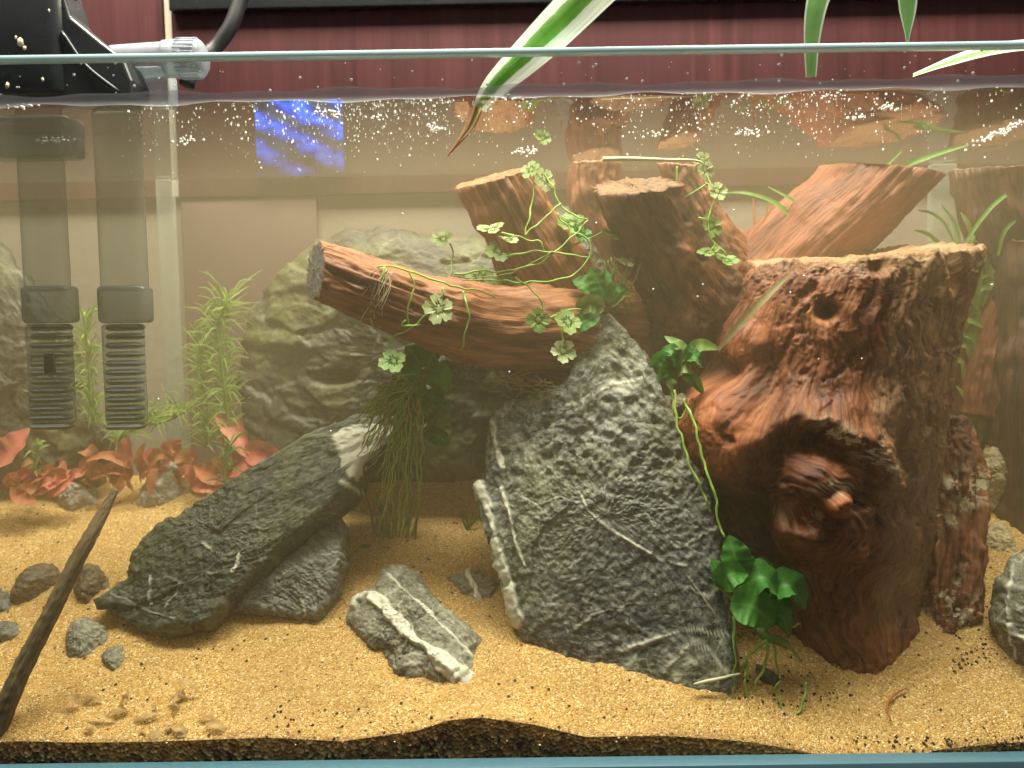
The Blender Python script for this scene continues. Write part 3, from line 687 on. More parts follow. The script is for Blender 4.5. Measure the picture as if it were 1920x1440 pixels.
ST = [('pale grey pointed stone rising from sand under the intake tubes', [(112, 945), (135, 905), (150, 878), (163, 868), (176, 885), (188, 920), (215, 950), (160, 965)], 0.02, 'rock_pale', 61),
      ('pale grey pointed stone beside the rusty leaves, larger of two', [(255, 945), (275, 910), (295, 878), (322, 865), (338, 880), (348, 905), (362, 950), (300, 965)], 0.02, 'rock_pale', 62),
      ('dark brown pitted stone behind the diagonal stick', [(22, 1120), (40, 1085), (68, 1060), (100, 1056), (112, 1085), (104, 1125), (70, 1150), (35, 1150)], 0.016, 'rock_brown', 63),
      ('dark brown lumpy stone between the stick and the long slate', [(146, 1125), (150, 1080), (165, 1056), (185, 1062), (200, 1090), (190, 1115), (182, 1145), (160, 1150)], 0.014, 'rock_brown', 64),
      ('small brown stone touching the tip of the long slate', [(180, 1095), (195, 1083), (222, 1088), (225, 1105), (200, 1125), (180, 1118)], 0.007, 'rock_brown', 65),
      ('grey ribbed pebble lying on the open sand', [(128, 1195), (135, 1168), (160, 1158), (195, 1175), (203, 1205), (185, 1240), (150, 1245), (132, 1225)], 0.011, 'rock_veined', 66),
      ('smaller grey pebble just below the ribbed pebble', [(193, 1240), (205, 1215), (228, 1212), (243, 1235), (230, 1262), (210, 1275), (196, 1258)], 0.008, 'rock_veined', 67),
      ('grey green stone cut by the frame edge, upper of two', [(-40, 1130), (-10, 1105), (20, 1110), (45, 1135), (40, 1160), (0, 1165), (-40, 1160)], 0.010, 'rock_blue', 68),
      ('grey green stone cut by the frame edge, lower of two', [(-40, 1185), (0, 1165), (35, 1172), (55, 1185), (30, 1210), (5, 1230), (-40, 1230)], 0.010, 'rock_blue', 69),
      ('tan angular stone chip beside the stump root', [(1846, 1000), (1858, 984), (1882, 978), (1892, 1000), (1908, 1030), (1900, 1045), (1860, 1052), (1850, 1035)], 0.006, 'rock_tan', 70),
      ('grey green ribbed oval stone cut by the frame beside the sand slope', [(1866, 1150), (1872, 1090), (1895, 1050), (1925, 1030), (1960, 1060), (1975, 1180), (1960, 1290), (1915, 1285), (1885, 1220)], 0.018, 'rock_veined', 71),
      ('brown pebble shaded under the green roots', [(1392, 1270), (1405, 1245), (1435, 1240), (1462, 1262), (1462, 1285), (1430, 1300), (1400, 1290)], 0.008, 'rock_brown', 72),
      ('brown pebble beside the hanging grass tuft', [(672, 1030), (680, 1012), (702, 1012), (710, 1028), (700, 1042), (678, 1042)], 0.005, 'rock_brown', 73)]
for (lab, ol, tk, mt, sd_) in ST:
    ys_ = max(p[1] for p in ol); xm = sum(p[0] for p in ol) / len(ol); y0_ = min(p[1] for p in ol)
    g = ground(xm, ys_ - 10); gY = g[1] + tk * 0.75; ol = [(a_, b_ + (14 if b_ > (ys_ + y0_) / 2 + 8 else 0)) for a_, b_ in ol]
    rock('pebble', lab, 'stone', ol, [(xm - 30, ys_, gY), (xm + 30, ys_, gY), (xm, y0_, gY + 0.012)], tk, MAT[mt], seed=sd_, ang=110, rings=30, rough=0.55, facets=5, fine=0.7, strata=(2.2, 1, 1) if sd_ in (66, 71) else None,
         veins=[([(1890, 1180), (1925, 1195)], 4), ([(1900, 1060), (1890, 1130), (1905, 1240)], 4)] if sd_ == 71 else ())
rock('pebble', 'yellow brown stone resting behind the stump root', 'stone', [(1835, 870), (1850, 835), (1872, 830), (1868, 860), (1890, 900), (1888, 945), (1860, 955), (1842, 920)], [(1840, 940, 0.135), (1890, 940, 0.135), (1860, 835, 0.145)], 0.012, MAT['rock_tan'], seed=81, ang=110, rings=30, rough=0.6)
rock('pebble', 'brown rounded stone under the horizontal log', 'stone', [(935, 690), (955, 672), (985, 668), (1020, 682), (1040, 705), (1010, 730), (950, 725)], [(940, 720, 0.125), (1030, 720, 0.125), (980, 672, 0.132)], 0.014, MAT['rock_brown'], seed=82, ang=110, rings=30, rough=0.4)
rock('pebble', 'grey broken stone under the middle of the horizontal log', 'stone', [(800, 655), (840, 640), (900, 650), (930, 680), (900, 715), (840, 705), (810, 690)], [(810, 700, 0.132), (920, 700, 0.132), (860, 645, 0.14)], 0.014, MAT['rock_blue'], seed=83, ang=130, rings=30, rough=0.6)

# ------------------------------------------------------------------ driftwood
def log(name, path, rad, mat, parent=None, label=None, cat=None, seed=1, nseg=120, nang=96, cap0=None, cap1=None, rough=1.0, groove=None, flat=1.0, tonef=None, ashcap=None, redf=None, crustf=None):
    """path [(px,py,Y)], rad [px]; cap0/cap1: plane normal of a saw cut"""
    P = np.array([at(*p) for p in path]); rm = np.array([r * ps(p[2]) for r, p in zip(rad, path)])
    C = smoothpath(P, nseg); R = np.interp(np.linspace(0, len(rm) - 1, nseg), np.arange(len(rm)), rm)
    T = np.gradient(C, axis=0); T /= np.linalg.norm(T, axis=1)[:, None]
    toc = np.array([0, -1.0, 0.15]); a = toc - T * (T @ toc)[:, None]; a /= np.linalg.norm(a, axis=1)[:, None]; b = np.cross(T, a)
    th = np.linspace(0, 2 * math.pi, nang, endpoint=False); s = np.concatenate([[0], np.cumsum(np.linalg.norm(np.diff(C, axis=0), axis=1))])
    rs = np.random.RandomState(seed); so = rs.rand(3) * 40
    ct, sn = np.cos(th), np.sin(th)
    gc = np.stack([np.outer(R, ct).ravel(), np.outer(R, sn).ravel(), np.repeat(s, nang)], 1)
    Rm = R.mean()
    g1 = fbm(gc * np.array([1.6 / Rm, 1.6 / Rm, 0.35 / Rm]) + so, 4)
    g2 = ridged(gc * np.array([6 / Rm, 6 / Rm, 0.5 / Rm]) + so, 4, 0.6)
    g3 = ridged(gc * np.array([500, 500, 40]) + so, 3, 0.6)
    crk = np.clip(ridged(gc * np.array([3.2 / Rm, 3.2 / Rm, 0.22 / Rm]) + so + 5, 2, 0.5) - 1.05, 0, 1) * 2.2
    lump = np.clip(fbm(gc * np.array([1.1 / Rm, 1.1 / Rm, 0.8 / Rm]) + so + 9, 2) - 0.2, 0, 1)
    d = rough * (Rm * 0.15 * g1 + Rm * 0.05 * g2 + 0.0005 * g3 - Rm * 0.16 * crk + Rm * 0.30 * lump)
    V = np.repeat(C, nang, 0) + np.repeat(a, nang, 0) * np.tile(ct, nseg)[:, None] * (np.repeat(R, nang) * flat + d)[:, None] + np.repeat(b, nang, 0) * np.tile(sn, nseg)[:, None] * (np.repeat(R, nang) + d)[:, None]
    if groove is not None:
        g = groove(gc, np.repeat(s / s[-1], nang)); V -= (V - np.repeat(C, nang, 0)) * g[:, None]
    def cut(end, nrm):
        nonlocal V
        nrm = np.asarray(nrm, float); nrm /= np.linalg.norm(nrm)
        c = C[end]; t_ = T[end]; sgn = -1 if end == 0 else 1
        lim = ((c - V) @ nrm) / (t_ @ nrm)        # move along axis to reach the cut plane
        beyond = lim * sgn < 0
        # rows near the end: clamp to plane
        rows = np.repeat(np.arange(nseg), nang)
        near = (rows < nseg * 0.45) if end == 0 else (rows > nseg * 0.55)
        last = rows == (0 if end == 0 else nseg - 1)
        m_ = (near & beyond) | last
        V = np.where(m_[:, None], V + t_ * lim[:, None], V)
    if cap0 is not None: cut(0, cap0)
    if cap1 is not None: cut(nseg - 1, cap1)
    F = gridF(nseg, nang, True)
    tone = np.zeros(len(V)); ash = np.zeros(len(V)); red = np.zeros(len(V)); crust = np.zeros(len(V))
    px, py = proj(V)
    if tonef is not None: tone = tonef(px, py, gc)
    if redf is not None: red = redf(px, py, gc)
    if crustf is not None: crust = crustf(px, py, gc)
    allV = [V]; allF = [F]; gcs = [gc]; tn = [tone]; ah = [ash]; rd = [red]; cr = [crust]; n0 = len(V)
    for end, row, sg in ((0, V[:nang], -1), (nseg - 1, V[-nang:], 1)):
        rc = row.mean(0); base = 0 if end == 0 else (nseg - 1) * nang; prev = np.arange(nang) + base
        tv = T[end] * sg
        for k, q in enumerate((0.93, 0.8, 0.62, 0.45, 0.3, 0.15, 0.05)):
            rg = rc + (row - rc) * q
            nz = fbm(rg * 260 + so, 3); rg = rg + tv * (0.0016 * nz + 0.0008 * ridged(rg * 600 + so, 2))[:, None] * rough
            allV.append(rg); cur = np.arange(nang) + n0; n0 += nang
            f = np.stack([prev, np.roll(prev, -1), np.roll(cur, -1), cur], 1); allF.append(f if sg > 0 else f[:, ::-1]); prev = cur
            gcs.append((rg - rc)[:, [0, 2, 1]] * np.array([1, 1, 8]))
            e = 0 if end == 0 else 1
            tn.append(np.full(nang, 0.5 if ashcap != e else 0.0)); ah.append(np.full(nang, 1.0 if ashcap == e else 0.0)); rd.append(np.zeros(nang)); cr.append(np.zeros(nang))
    V = np.vstack(allV)
    o = mk(name, V, allF, mat, parent, attrs={'gc': np.vstack(gcs), 'tone': np.concatenate(tn), 'ash': np.concatenate(ah), 'red': np.concatenate(rd), 'crust': np.concatenate(cr)}, origin=C[-1])
    return tag(o, label, cat) if (label or cat) else o

dr = thing('driftwood_root', at(1150, 640, 0.13), 'branching orange brown driftwood with sawn ends wrapped in creeping stems', 'driftwood')
def grooveA(gc, f):
    k = np.clip((0.34 - f) / 0.05, 0, 1)
    r = ridged(gc * np.array([190, 190, 9]), 3, 0.6)
    notch = np.exp(-((f - 0.33) / 0.025) ** 2)
    return k * (0.05 + 0.42 * np.clip(0.5 - r * 0.7, 0, 1)) + 0.06 * notch * np.clip(0.5 + r, 0, 1)
log('branch', [(592, 505, 0.062), (700, 548, 0.066), (820, 590, 0.075), (940, 615, 0.086), (1050, 620, 0.105), (1150, 640, 0.13)], [52, 60, 67, 74, 84, 92], MAT['wood_log'], dr, seed=3, nseg=170, nang=110, cap0=(-0.85, -0.50, 0.12), groove=grooveA, ashcap=0, rough=0.6)
log('branch', [(922, 334, 0.100), (960, 400, 0.104), (1010, 490, 0.112), (1075, 600, 0.125), (1120, 660, 0.135)], [66, 68, 76, 84, 90], MAT['wood_log'], dr, seed=4, nseg=130, cap0=(-0.25, -0.30, 1.0), rough=0.75)
log('branch', [(1190, 350, 0.088), (1235, 430, 0.096), (1290, 520, 0.106), (1330, 600, 0.118), (1340, 700, 0.13)], [62, 64, 84, 106, 110], MAT['wood_dark'], dr, seed=5, nseg=130, cap0=(-0.12, -0.42, 1.0), rough=1.1, redf=lambda x, y, g: 0.25 * (fbm(g * 50, 2) > 0.1))
log('branch', [(1268, 310, 0.135), (1300, 380, 0.138), (1345, 450, 0.142), (1400, 520, 0.148)], [28, 32, 36, 44], MAT['wood'], dr, seed=6, cap0=(0.1, -0.2, 1))
log('branch', [(1118, 305, 0.150), (1112, 360, 0.152), (1140, 430, 0.155), (1190, 520, 0.158), (1240, 660, 0.16)], [40, 44, 50, 46, 44], MAT['wood_red'], dr, seed=7, cap0=(0, -0.2, 1))
log('driftwood_limb', [(1660, 318, 0.135), (1590, 390, 0.14), (1500, 470, 0.145), (1420, 560, 0.15)], [78, 82, 88, 90], MAT['wood_red'], None, 'smooth rust red limb slanting behind the big stump', 'driftwood', seed=8, nseg=130, cap0=(0.12, -0.15, 1.0), rough=0.5)
log('driftwood_limb', [(1862, 318, 0.15), (1880, 400, 0.152), (1920, 500, 0.155), (1950, 600, 0.157)], [66, 68, 70, 70], MAT['wood_dark'], None, 'dark grey brown limb reaching the surface beyond the glass strip', 'driftwood', seed=9, cap0=(0.0, -0.15, 1.0), rough=0.8)
log('driftwood_post', [(1960, 448, 0.140), (1955, 600, 0.140), (1945, 750, 0.140), (1940, 900, 0.140), (1938, 980, 0.140), (1938, 1050, 0.140)], [75, 78, 82, 80, 82, 84], MAT['wood_dark'], None, 'dark upright driftwood post cut by the frame beyond the big stump', 'driftwood', seed=10, cap0=(0, -0.25, 1), rough=1.1)
log('driftwood_limb', [(1905, 470, 0.165), (1880, 560, 0.16), (1850, 660, 0.158), (1830, 780, 0.156)], [40, 46, 50, 50], MAT['wood_red'], None, 'hazy brown limb between the stump and the dark post', 'driftwood', seed=12, rough=0.8)
log('twig', [(-8, 1372, 0.004), (38, 1262, 0.006), (95, 1150, 0.012), (150, 1040, 0.02), (190, 968, 0.03), (216, 918, 0.036)], [17, 15.5, 14, 12, 9, 4], MAT['wood_stick'], None, 'long brown stick standing diagonally in the sand near the front glass', 'stick', seed=13, nang=40, rough=0.7, tonef=lambda x, y, g: np.full(len(x), 0.06))

# the big stump
YS = 0.092
Lp = [(430, 1430), (470, 1402), (500, 1386), (560, 1370), (640, 1346), (700, 1318), (760, 1294), (820, 1286), (870, 1296), (915, 1330), (1000, 1352), (1100, 1385), (1180, 1420), (1260, 1462), (1330, 1475)]
Rp = [(430, 1822), (450, 1820), (520, 1800), (600, 1780), (700, 1758), (800, 1742), (900, 1728), (1000, 1716), (1100, 1700), (1170, 1708), (1215, 1692), (1260, 1672), (1330, 1660)]
rows, nang = 330, 460
pyv = np.linspace(452, 1300, rows)
xl = np.interp(pyv, *zip(*[(a, b) for a, b in Lp])); xr = np.interp(pyv, *zip(*[(a, b) for a, b in Rp]))
k5 = np.ones(9) / 9; xl = np.convolve(np.pad(xl, 4, 'edge'), k5, 'valid'); xr = np.convolve(np.pad(xr, 4, 'edge'), k5, 'valid')
A = np.array([at(x, y, YS) for x, y in zip(xl, pyv)]); B = np.array([at(x, y, YS) for x, y in zip(xr, pyv)])
Cc = (A + B) / 2; hw = np.linalg.norm(B - A, axis=1) / 2
th = np.linspace(0, 2 * math.pi, nang, endpoint=False)
ct, sn = np.cos(th), np.sin(th)          # ct: +x, sn: -y towards camera
# depth radius: shallower than wide, pinched below the jaw
dep = np.clip(hw * 0.86, 0.052, 0.070)
V = np.zeros((rows, nang, 3))
V[:, :, 0] = Cc[:, None, 0] + hw[:, None] * ct[None]
V[:, :, 1] = Cc[:, None, 1] - dep[:, None] * sn[None]
V[:, :, 2] = Cc[:, None, 2]
V = V.reshape(-1, 3)
# slanted saw cut on top: front edge lower
ro = np.repeat(np.arange(rows), nang); snv = np.tile(sn, rows); ctv = np.tile(ct, rows)
topdrop = 0.0145 * (snv * 0.5 + 0.5) - 0.004 * ctv + 0.002
fadeT = np.clip(1 - ro / (rows * 0.16), 0, 1)
V[:, 2] -= topdrop * fadeT
F = gridF(rows, nang, True)
gc = np.stack([np.repeat(hw, nang) * ctv, np.repeat(hw, nang) * snv, V[:, 2]], 1)
px, py = proj(V); frontm = np.clip(snv * 3 + 0.3, 0, 1)
def G(cx, cy_, rx, ry, p=1.0): return np.exp(-(((px - cx) / rx) ** 2 + ((py - cy_) / ry) ** 2) ** p)
kx, ky = px - 1535 + 38 * fbm(gc * 22, 3), (py - 955) * 0.95 + 38 * fbm(gc * 22 + 4, 3); kr = np.hypot(kx, ky) + 1e-3
psi = np.where(kr > 100, kx * (1 - (100 / np.maximum(kr, 100)) ** 2), 0) * frontm + kx * (1 - frontm)
ring = np.clip((120 - kr) / 80, 0, 1) * frontm * 0.4
kang = np.arctan2(ky, kx)
gcf = np.stack([(psi * (1 - ring) + ring * kr) * ps(0.04), gc[:, 1] * (1 - ring) + ring * np.cos(kang) * 0.012, V[:, 2] * (1 - ring) + ring * np.sin(kang) * 0.03], 1)
wx = px + 14 * fbm(gc * 38, 3); wy = py + 14 * fbm(gc * 38 + 9, 3)
def GW(cx, cy_, rx, ry, p=1.0): return np.exp(-(((wx - cx) / rx) ** 2 + ((wy - cy_) / ry) ** 2) ** p)
def arc(line, wd): return np.exp(-(inpoly_dist(wx, wy, line) / wd) ** 2)
d = np.zeros(len(V))
d += 0.016 * GW(1352, 810, 72, 92, 2) + 0.005 * GW(1350, 790, 40, 50)
d -= 0.017 * GW(1412, 990, 32, 75, 2)                                   # dark hollow
d -= 0.008 * GW(1400, 1120, 50, 110, 2)
d += 0.008 * arc([(1395, 880), (1440, 815), (1500, 780), (1560, 790), (1620, 830), (1680, 905)], 26)   # brow
d -= 0.008 * arc([(1425, 880), (1470, 832), (1530, 826), (1575, 845)], 17) + 0.004 * arc([(1575, 845), (1615, 880), (1630, 930)], 10)       # groove under the brow
d += 0.017 * GW(1520, 893, 66, 40, 1.3)                                 # boss
d += 0.020 * GW(1545, 985, 88, 66, 1.6) + 0.006 * GW(1480, 975, 26, 34)
d -= 0.010 * GW(1505, 958, 30, 16, 1.2) + 0.009 * GW(1590, 940, 22, 14)
d += 0.014 * G(1561, 934, 24, 20, 2) + 0.006 * G(1618, 945, 14, 12)
d += 0.006 * G(1599, 1024, 13, 12, 2) - 0.003 * G(1601, 1022, 5, 5)
d -= 0.009 * np.clip((wy - 1046) / 22, 0, 1) * np.clip((1235 - wy) / 120, 0, 1) * GW(1580, 1150, 120, 125, 3)    # undercut jaw
d -= 0.022 * G(1548, 582, 20, 17, 1.6) - 0.003 * G(1520, 575, 30, 24)
d -= 0.018 * G(1792, 505, 11, 38, 2) + 0.010 * G(1645, 500, 18, 16, 1.5)
d -= 0.008 * GW(1440, 690, 30, 80, 1.5) + 0.012 * GW(1360, 702, 30, 28, 1.5)
d += 0.008 * GW(1400, 640, 60, 40) - 0.006 * GW(1560, 700, 130, 60, 1.5)
d -= 0.007 * GW(1700, 880, 20, 80) 
fl1 = fbm(gc * np.array([36, 36, 6]), 4)
rightw = np.clip((px - 1600) / 120, 0, 1); uplw = np.clip((700 - py) / 150, 0, 1)
gw = gcf + 0.0014 * np.stack([fbm(gc * 45, 3), fbm(gc * 45 + 5, 3), 0 * px], 1)
r1 = ridged(gw * np.array([150, 150, 11]), 4, 0.62)
r2 = ridged(gw * np.array([430, 430, 30]), 3, 0.65)
r0 = fbm(gw * np.array([60, 60, 9]), 3)
midw = np.clip(1 - rightw, 0, 1)
chips = np.clip(fbm(gc * np.array([60, 60, 50]), 5, 0.6) - 0.28, 0, 1)
d += 0.0030 * fl1 + 0.0016 * r0 + 0.0011 * r1 + 0.0005 * r2 - 0.006 * chips * midw + 0.0010 * chips3(gc * np.array([70, 70, 45]) + fbm(gc * 60, 2)[:, None] * 0.4, 5) * midw
d *= np.where(snv > -0.2, 1, 0.5)
ncm = np.stack([np.repeat(dep, nang) * ctv, -np.repeat(hw, nang) * snv, np.zeros(len(V))], 1); ncm /= np.linalg.norm(ncm, axis=1)[:, None]
# displacement mostly along the horizontal normal
V = V + ncm * d[:, None]
V[:, 2] += fadeT ** 3 * (0.003 * fbm(gc * 60 + 5, 4) )
# top face rings
tone = np.clip(np.clip((px - 1640 + 40 * fbm(gc * np.array([50, 50, 8]), 3)) / 30, 0, 1) * np.clip((1200 - py) / 60, 0, 1) * 0.62 + 0.7 * fadeT ** 4 * np.clip((px - 1480) / 100, 0.3, 1), 0, 1)
red = np.clip(0.6 * GW(1352, 810, 74, 95, 3) + 0.7 * G(1561, 934, 26, 22, 2) + 0.6 * G(1618, 945, 16, 14) + 0.55 * GW(1490, 985, 40, 50, 2) + 0.5 * G(1599, 1024, 14, 14, 2) + 0.35 * GW(1410, 630, 70, 70, 2), 0, 1)
crust = np.clip(0.9 * arc([(1550, 800), (1600, 830), (1620, 850)], 20) + 0.9 * GW(1560, 905, 40, 12) + 0.8 * GW(1600, 945, 24, 12) + 0.8 * GW(1500, 960, 40, 14) + 0.5 * GW(1640, 870, 40, 20), 0, 1)
allV = [V]; allF = [F]; gcs = [gw]; tn = [tone]; rd = [red]; cr = [crust]; n0 = len(V)
row = V[:nang]; rc = row.mean(0); prev = np.arange(nang)
for q in (0.985, 0.95, 0.9, 0.82, 0.72, 0.6, 0.45, 0.3, 0.15, 0.04):
    rg = rc + (row - rc) * q
    rg[:, 2] = rg[:, 2] + 0.0022 * fbm(rg * 140, 4) + 0.0012 * ridged(rg * 420, 3) - 0.003 * (1 - q)
    allV.append(rg); cur = np.arange(nang) + n0; n0 += nang
    allF.append(np.stack([prev, cur, np.roll(cur, -1), np.roll(prev, -1)], 1)); prev = cur
    gcs.append(rg * np.array([1, 1, 3.0])); tn.append(np.full(nang, 0.9)); rd.append(np.zeros(nang)); cr.append(np.zeros(nang))
st_root = thing('driftwood_stump', at(1600, 1240, YS), 'big reddish brown driftwood stump with knotted swirling face', 'stump')
VV = np.vstack(allV)
mk('trunk', VV, [f[:, ::-1] for f in allF], MAT['wood'], st_root, attrs={'gc': np.vstack(gcs), 'tone': np.concatenate(tn), 'red': np.concatenate(rd), 'crust': np.concatenate(cr), 'ash': np.zeros(len(VV))})
crf = lambda x, y, g: np.clip(fbm(g * 30, 3) * 1.6 + 0.45, 0, 1) * np.clip((y - 860) / 40, 0, 1)
log('side_root', [(1775, 790, 0.105), (1785, 860, 0.098), (1790, 950, 0.088), (1788, 1040, 0.078), (1780, 1120, 0.070), (1772, 1185, 0.064)], [24, 42, 48, 48, 46, 34], MAT['wood'], st_root, seed=21, nseg=140, rough=1.7, crustf=crf)
log('side_root', [(1795, 980, 0.075), (1812, 1040, 0.069), (1825, 1100, 0.066), (1822, 1148, 0.066)], [10, 13, 17, 15], MAT['wood_red'], st_root, seed=22, nang=50, rough=0.8)

# ------------------------------------------------------------------ leaves and stems
def ribbon(name, path, widths, mat, parent=None, n=14, fold=0.2, nrm=(0, -1, 0.25), twist=0.0, label=None, cat=None, ruffle=0.0, seed=0, across=5):
    P = np.array([at(*p) for p in path]); C = smoothpath(P, n)
    Y0 = np.mean([p[2] for p in path]); W = np.interp(np.linspace(0, 1, n), np.linspace(0, 1, len(widths)), widths) * ps(Y0) / 2
    T = np.gradient(C, axis=0); T /= np.linalg.norm(T, axis=1)[:, None] + 1e-9
    N = np.array(nrm, float); N /= np.linalg.norm(N); V = []; lu = []; lv = []
    for i in range(n):
        s_ = np.cross(T[i], N); l = np.linalg.norm(s_); s_ = s_ / l if l > 1e-6 else np.array([1.0, 0, 0]); nn = np.cross(s_, T[i])
        tw = twist * i / (n - 1); sd_ = s_ * math.cos(tw) + nn * math.sin(tw); nd = -s_ * math.sin(tw) + nn * math.cos(tw)
        for u in np.linspace(-1, 1, across):
            rf = ruffle * W[i] * math.sin(i * 1.7 + u * 2 + seed) * abs(u)
            V.append(C[i] + sd_ * u * W[i] + nd * (fold * W[i] * (abs(u) ** 1.4) + rf)); lu.append(u); lv.append(i / (n - 1))
    o = mk(name, np.array(V), gridF(n, across), mat, parent, attrs={'lu': lu, 'lv': lv}, origin=P[0])
    return tag(o, label, cat) if (label or cat) else o
LEAFW = [0.06, 0.5, 0.85, 1.0, 0.97, 0.8, 0.5, 0.05]
def leaf(path, wmax, mat, parent, **kw):
    return ribbon('leaf', path, [wmax * k for k in LEAFW], mat, parent, **kw)
def tube(name, path, rad, mat, parent=None, n=None, sides=6, label=None, cat=None, wob=0.0, seed=0, world=False):
    P = np.array(path if world else [at(*p) for p in path]); n = n or max(8, len(path) * 6); C = smoothpath(P, n)
    if wob:
        C = C + wob * np.stack([pn(C * 120 + k * 31.7 + seed) for k in range(3)], 1)
    rad = np.atleast_1d(rad); R = np.interp(np.linspace(0, 1, n), np.linspace(0, 1, len(rad)), rad)
    T = np.gradient(C, axis=0); T /= np.linalg.norm(T, axis=1)[:, None] + 1e-9
    a = np.cross(T, np.array([0.31, 0.5, 0.81])); a /= np.linalg.norm(a, axis=1)[:, None] + 1e-9; b = np.cross(T, a)
    th = np.linspace(0, 2 * math.pi, sides, endpoint=False)
    V = (C[:, None] + R[:, None, None] * (a[:, None] * np.cos(th)[None, :, None] + b[:, None] * np.sin(th)[None, :, None])).reshape(-1, 3)
    F = [gridF(n, sides, True), np.array([list(range(sides - 1, -1, -1))]), np.array([list(range((n - 1) * sides, n * sides))])]
    o = mk(name, V, F, mat, parent, origin=C[0])
    return tag(o, label, cat) if (label or cat) else o
def penny(px, py, Y, R, mat, parent, nrm=(0, -1, 0.5), rot=0.0, cup=0.25, lobes=5):
    c = at(px, py, Y); N = np.array(nrm, float); N /= np.linalg.norm(N); u = np.cross(N, [0.1, 0.2, 1.0]); u /= np.linalg.norm(u); v = np.cross(N, u)
    na = 50; th = np.linspace(0, 2 * math.pi, na, endpoint=False) + 1e-3; r0_ = R * ps(Y)
    rr_ = (0.50 + 0.50 * np.abs(np.cos(lobes / 2 * th)) ** 0.33) * (1 + 0.06 * np.cos(lobes * 3 * th)) * (1 + 0.12 * np.cos(th))
    V = [c]; lu = [0]; lv = [0]
    for q in (0.33, 0.66, 1.0):
        for t_, k in zip(th, rr_):
            r_ = r0_ * k * q; V.append(c + r_ * (math.cos(t_ + rot) * u + math.sin(t_ + rot) * v) + N * r0_ * cup * (q * q) * (0.7 + 0.5 * math.cos(2 * t_ + rot))); lu.append(q); lv.append(t_ / 6.28)
    F1 = np.array([[0, 1 + j, 1 + (j + 1) % na] for j in range(na)]); F2 = gridF(3, na, True, 1)
    return mk('leaf', np.array(V), [F1, F2], mat, parent, attrs={'lu': lu, 'lv': lv})

# spider plant leaves hanging in from above
ribbon('spider_plant_leaf', [(1330, -215, -0.040), (1235, -140, -0.026), (1125, -40, -0.012), (1060, 25, -0.004), (990, 95, 0.006), (930, 155, 0.013), (896, 202, 0.018)], [88, 88, 86, 84, 80, 66, 48, 26], MAT['leaf_spider'], None, n=40, fold=-0.35, nrm=(0.2, -1, 0.3), across=9, label='broad green and white striped leaf dipping its browned tip into the water', cat='leaf')
bt = thing('leaf_tip', at(895, 205, 0.018), 'dried red brown leaf tip hanging below the surface', 'leaf')
ribbon('withered_blade', [(893, 198, 0.0175), (884, 225, 0.019), (866, 256, 0.021), (838, 293, 0.023)], [26, 22, 12, 3], MAT['leaf_brown'], bt, n=12, fold=-0.5)
ribbon('withered_blade', [(897, 200, 0.018), (880, 240, 0.020), (858, 268, 0.022)], [16, 10, 2], MAT['leaf_straw'], bt, n=10, fold=0.4)
ribbon('spider_plant_leaf', [(1640, -260, 0.010), (1580, -140, 0.015), (1545, -40, 0.020), (1528, 20, 0.024), (1521, 80, 0.026), (1520, 145, 0.028)], [52, 50, 46, 42, 36, 28, 20], MAT['leaf_spider_pale'], None, n=30, fold=0.2, across=9, label='green leaf with thin white margins hanging straight down to the waterline', cat='leaf')
ribbon('spider_plant_leaf', [(1670, -260, 0.0), (1688, -140, 0.006), (1698, -40, 0.01), (1700, 20, 0.012), (1701, 60, 0.013), (1701, 88, 0.014)], [60, 58, 44, 32, 12, 2], MAT['leaf_spider_pale'], None, n=24, fold=0.25, across=7, label='narrow pointed leaf tip ending above the glass edge', cat='leaf')
ribbon('spider_plant_leaf', [(2200, 130, -0.02), (2090, 98, -0.010), (1990, 88, -0.002), (1920, 88, 0.004), (1850, 98, 0.010), (1780, 118, 0.018), (1712, 142, 0.03)], [34, 36, 34, 34, 34, 28, 12], MAT['leaf_spider'], None, n=28, fold=0.25, across=9, nrm=(0, -0.8, 0.6), label='arching striped leaf lying across the glass edge near the frame corner', cat='leaf')

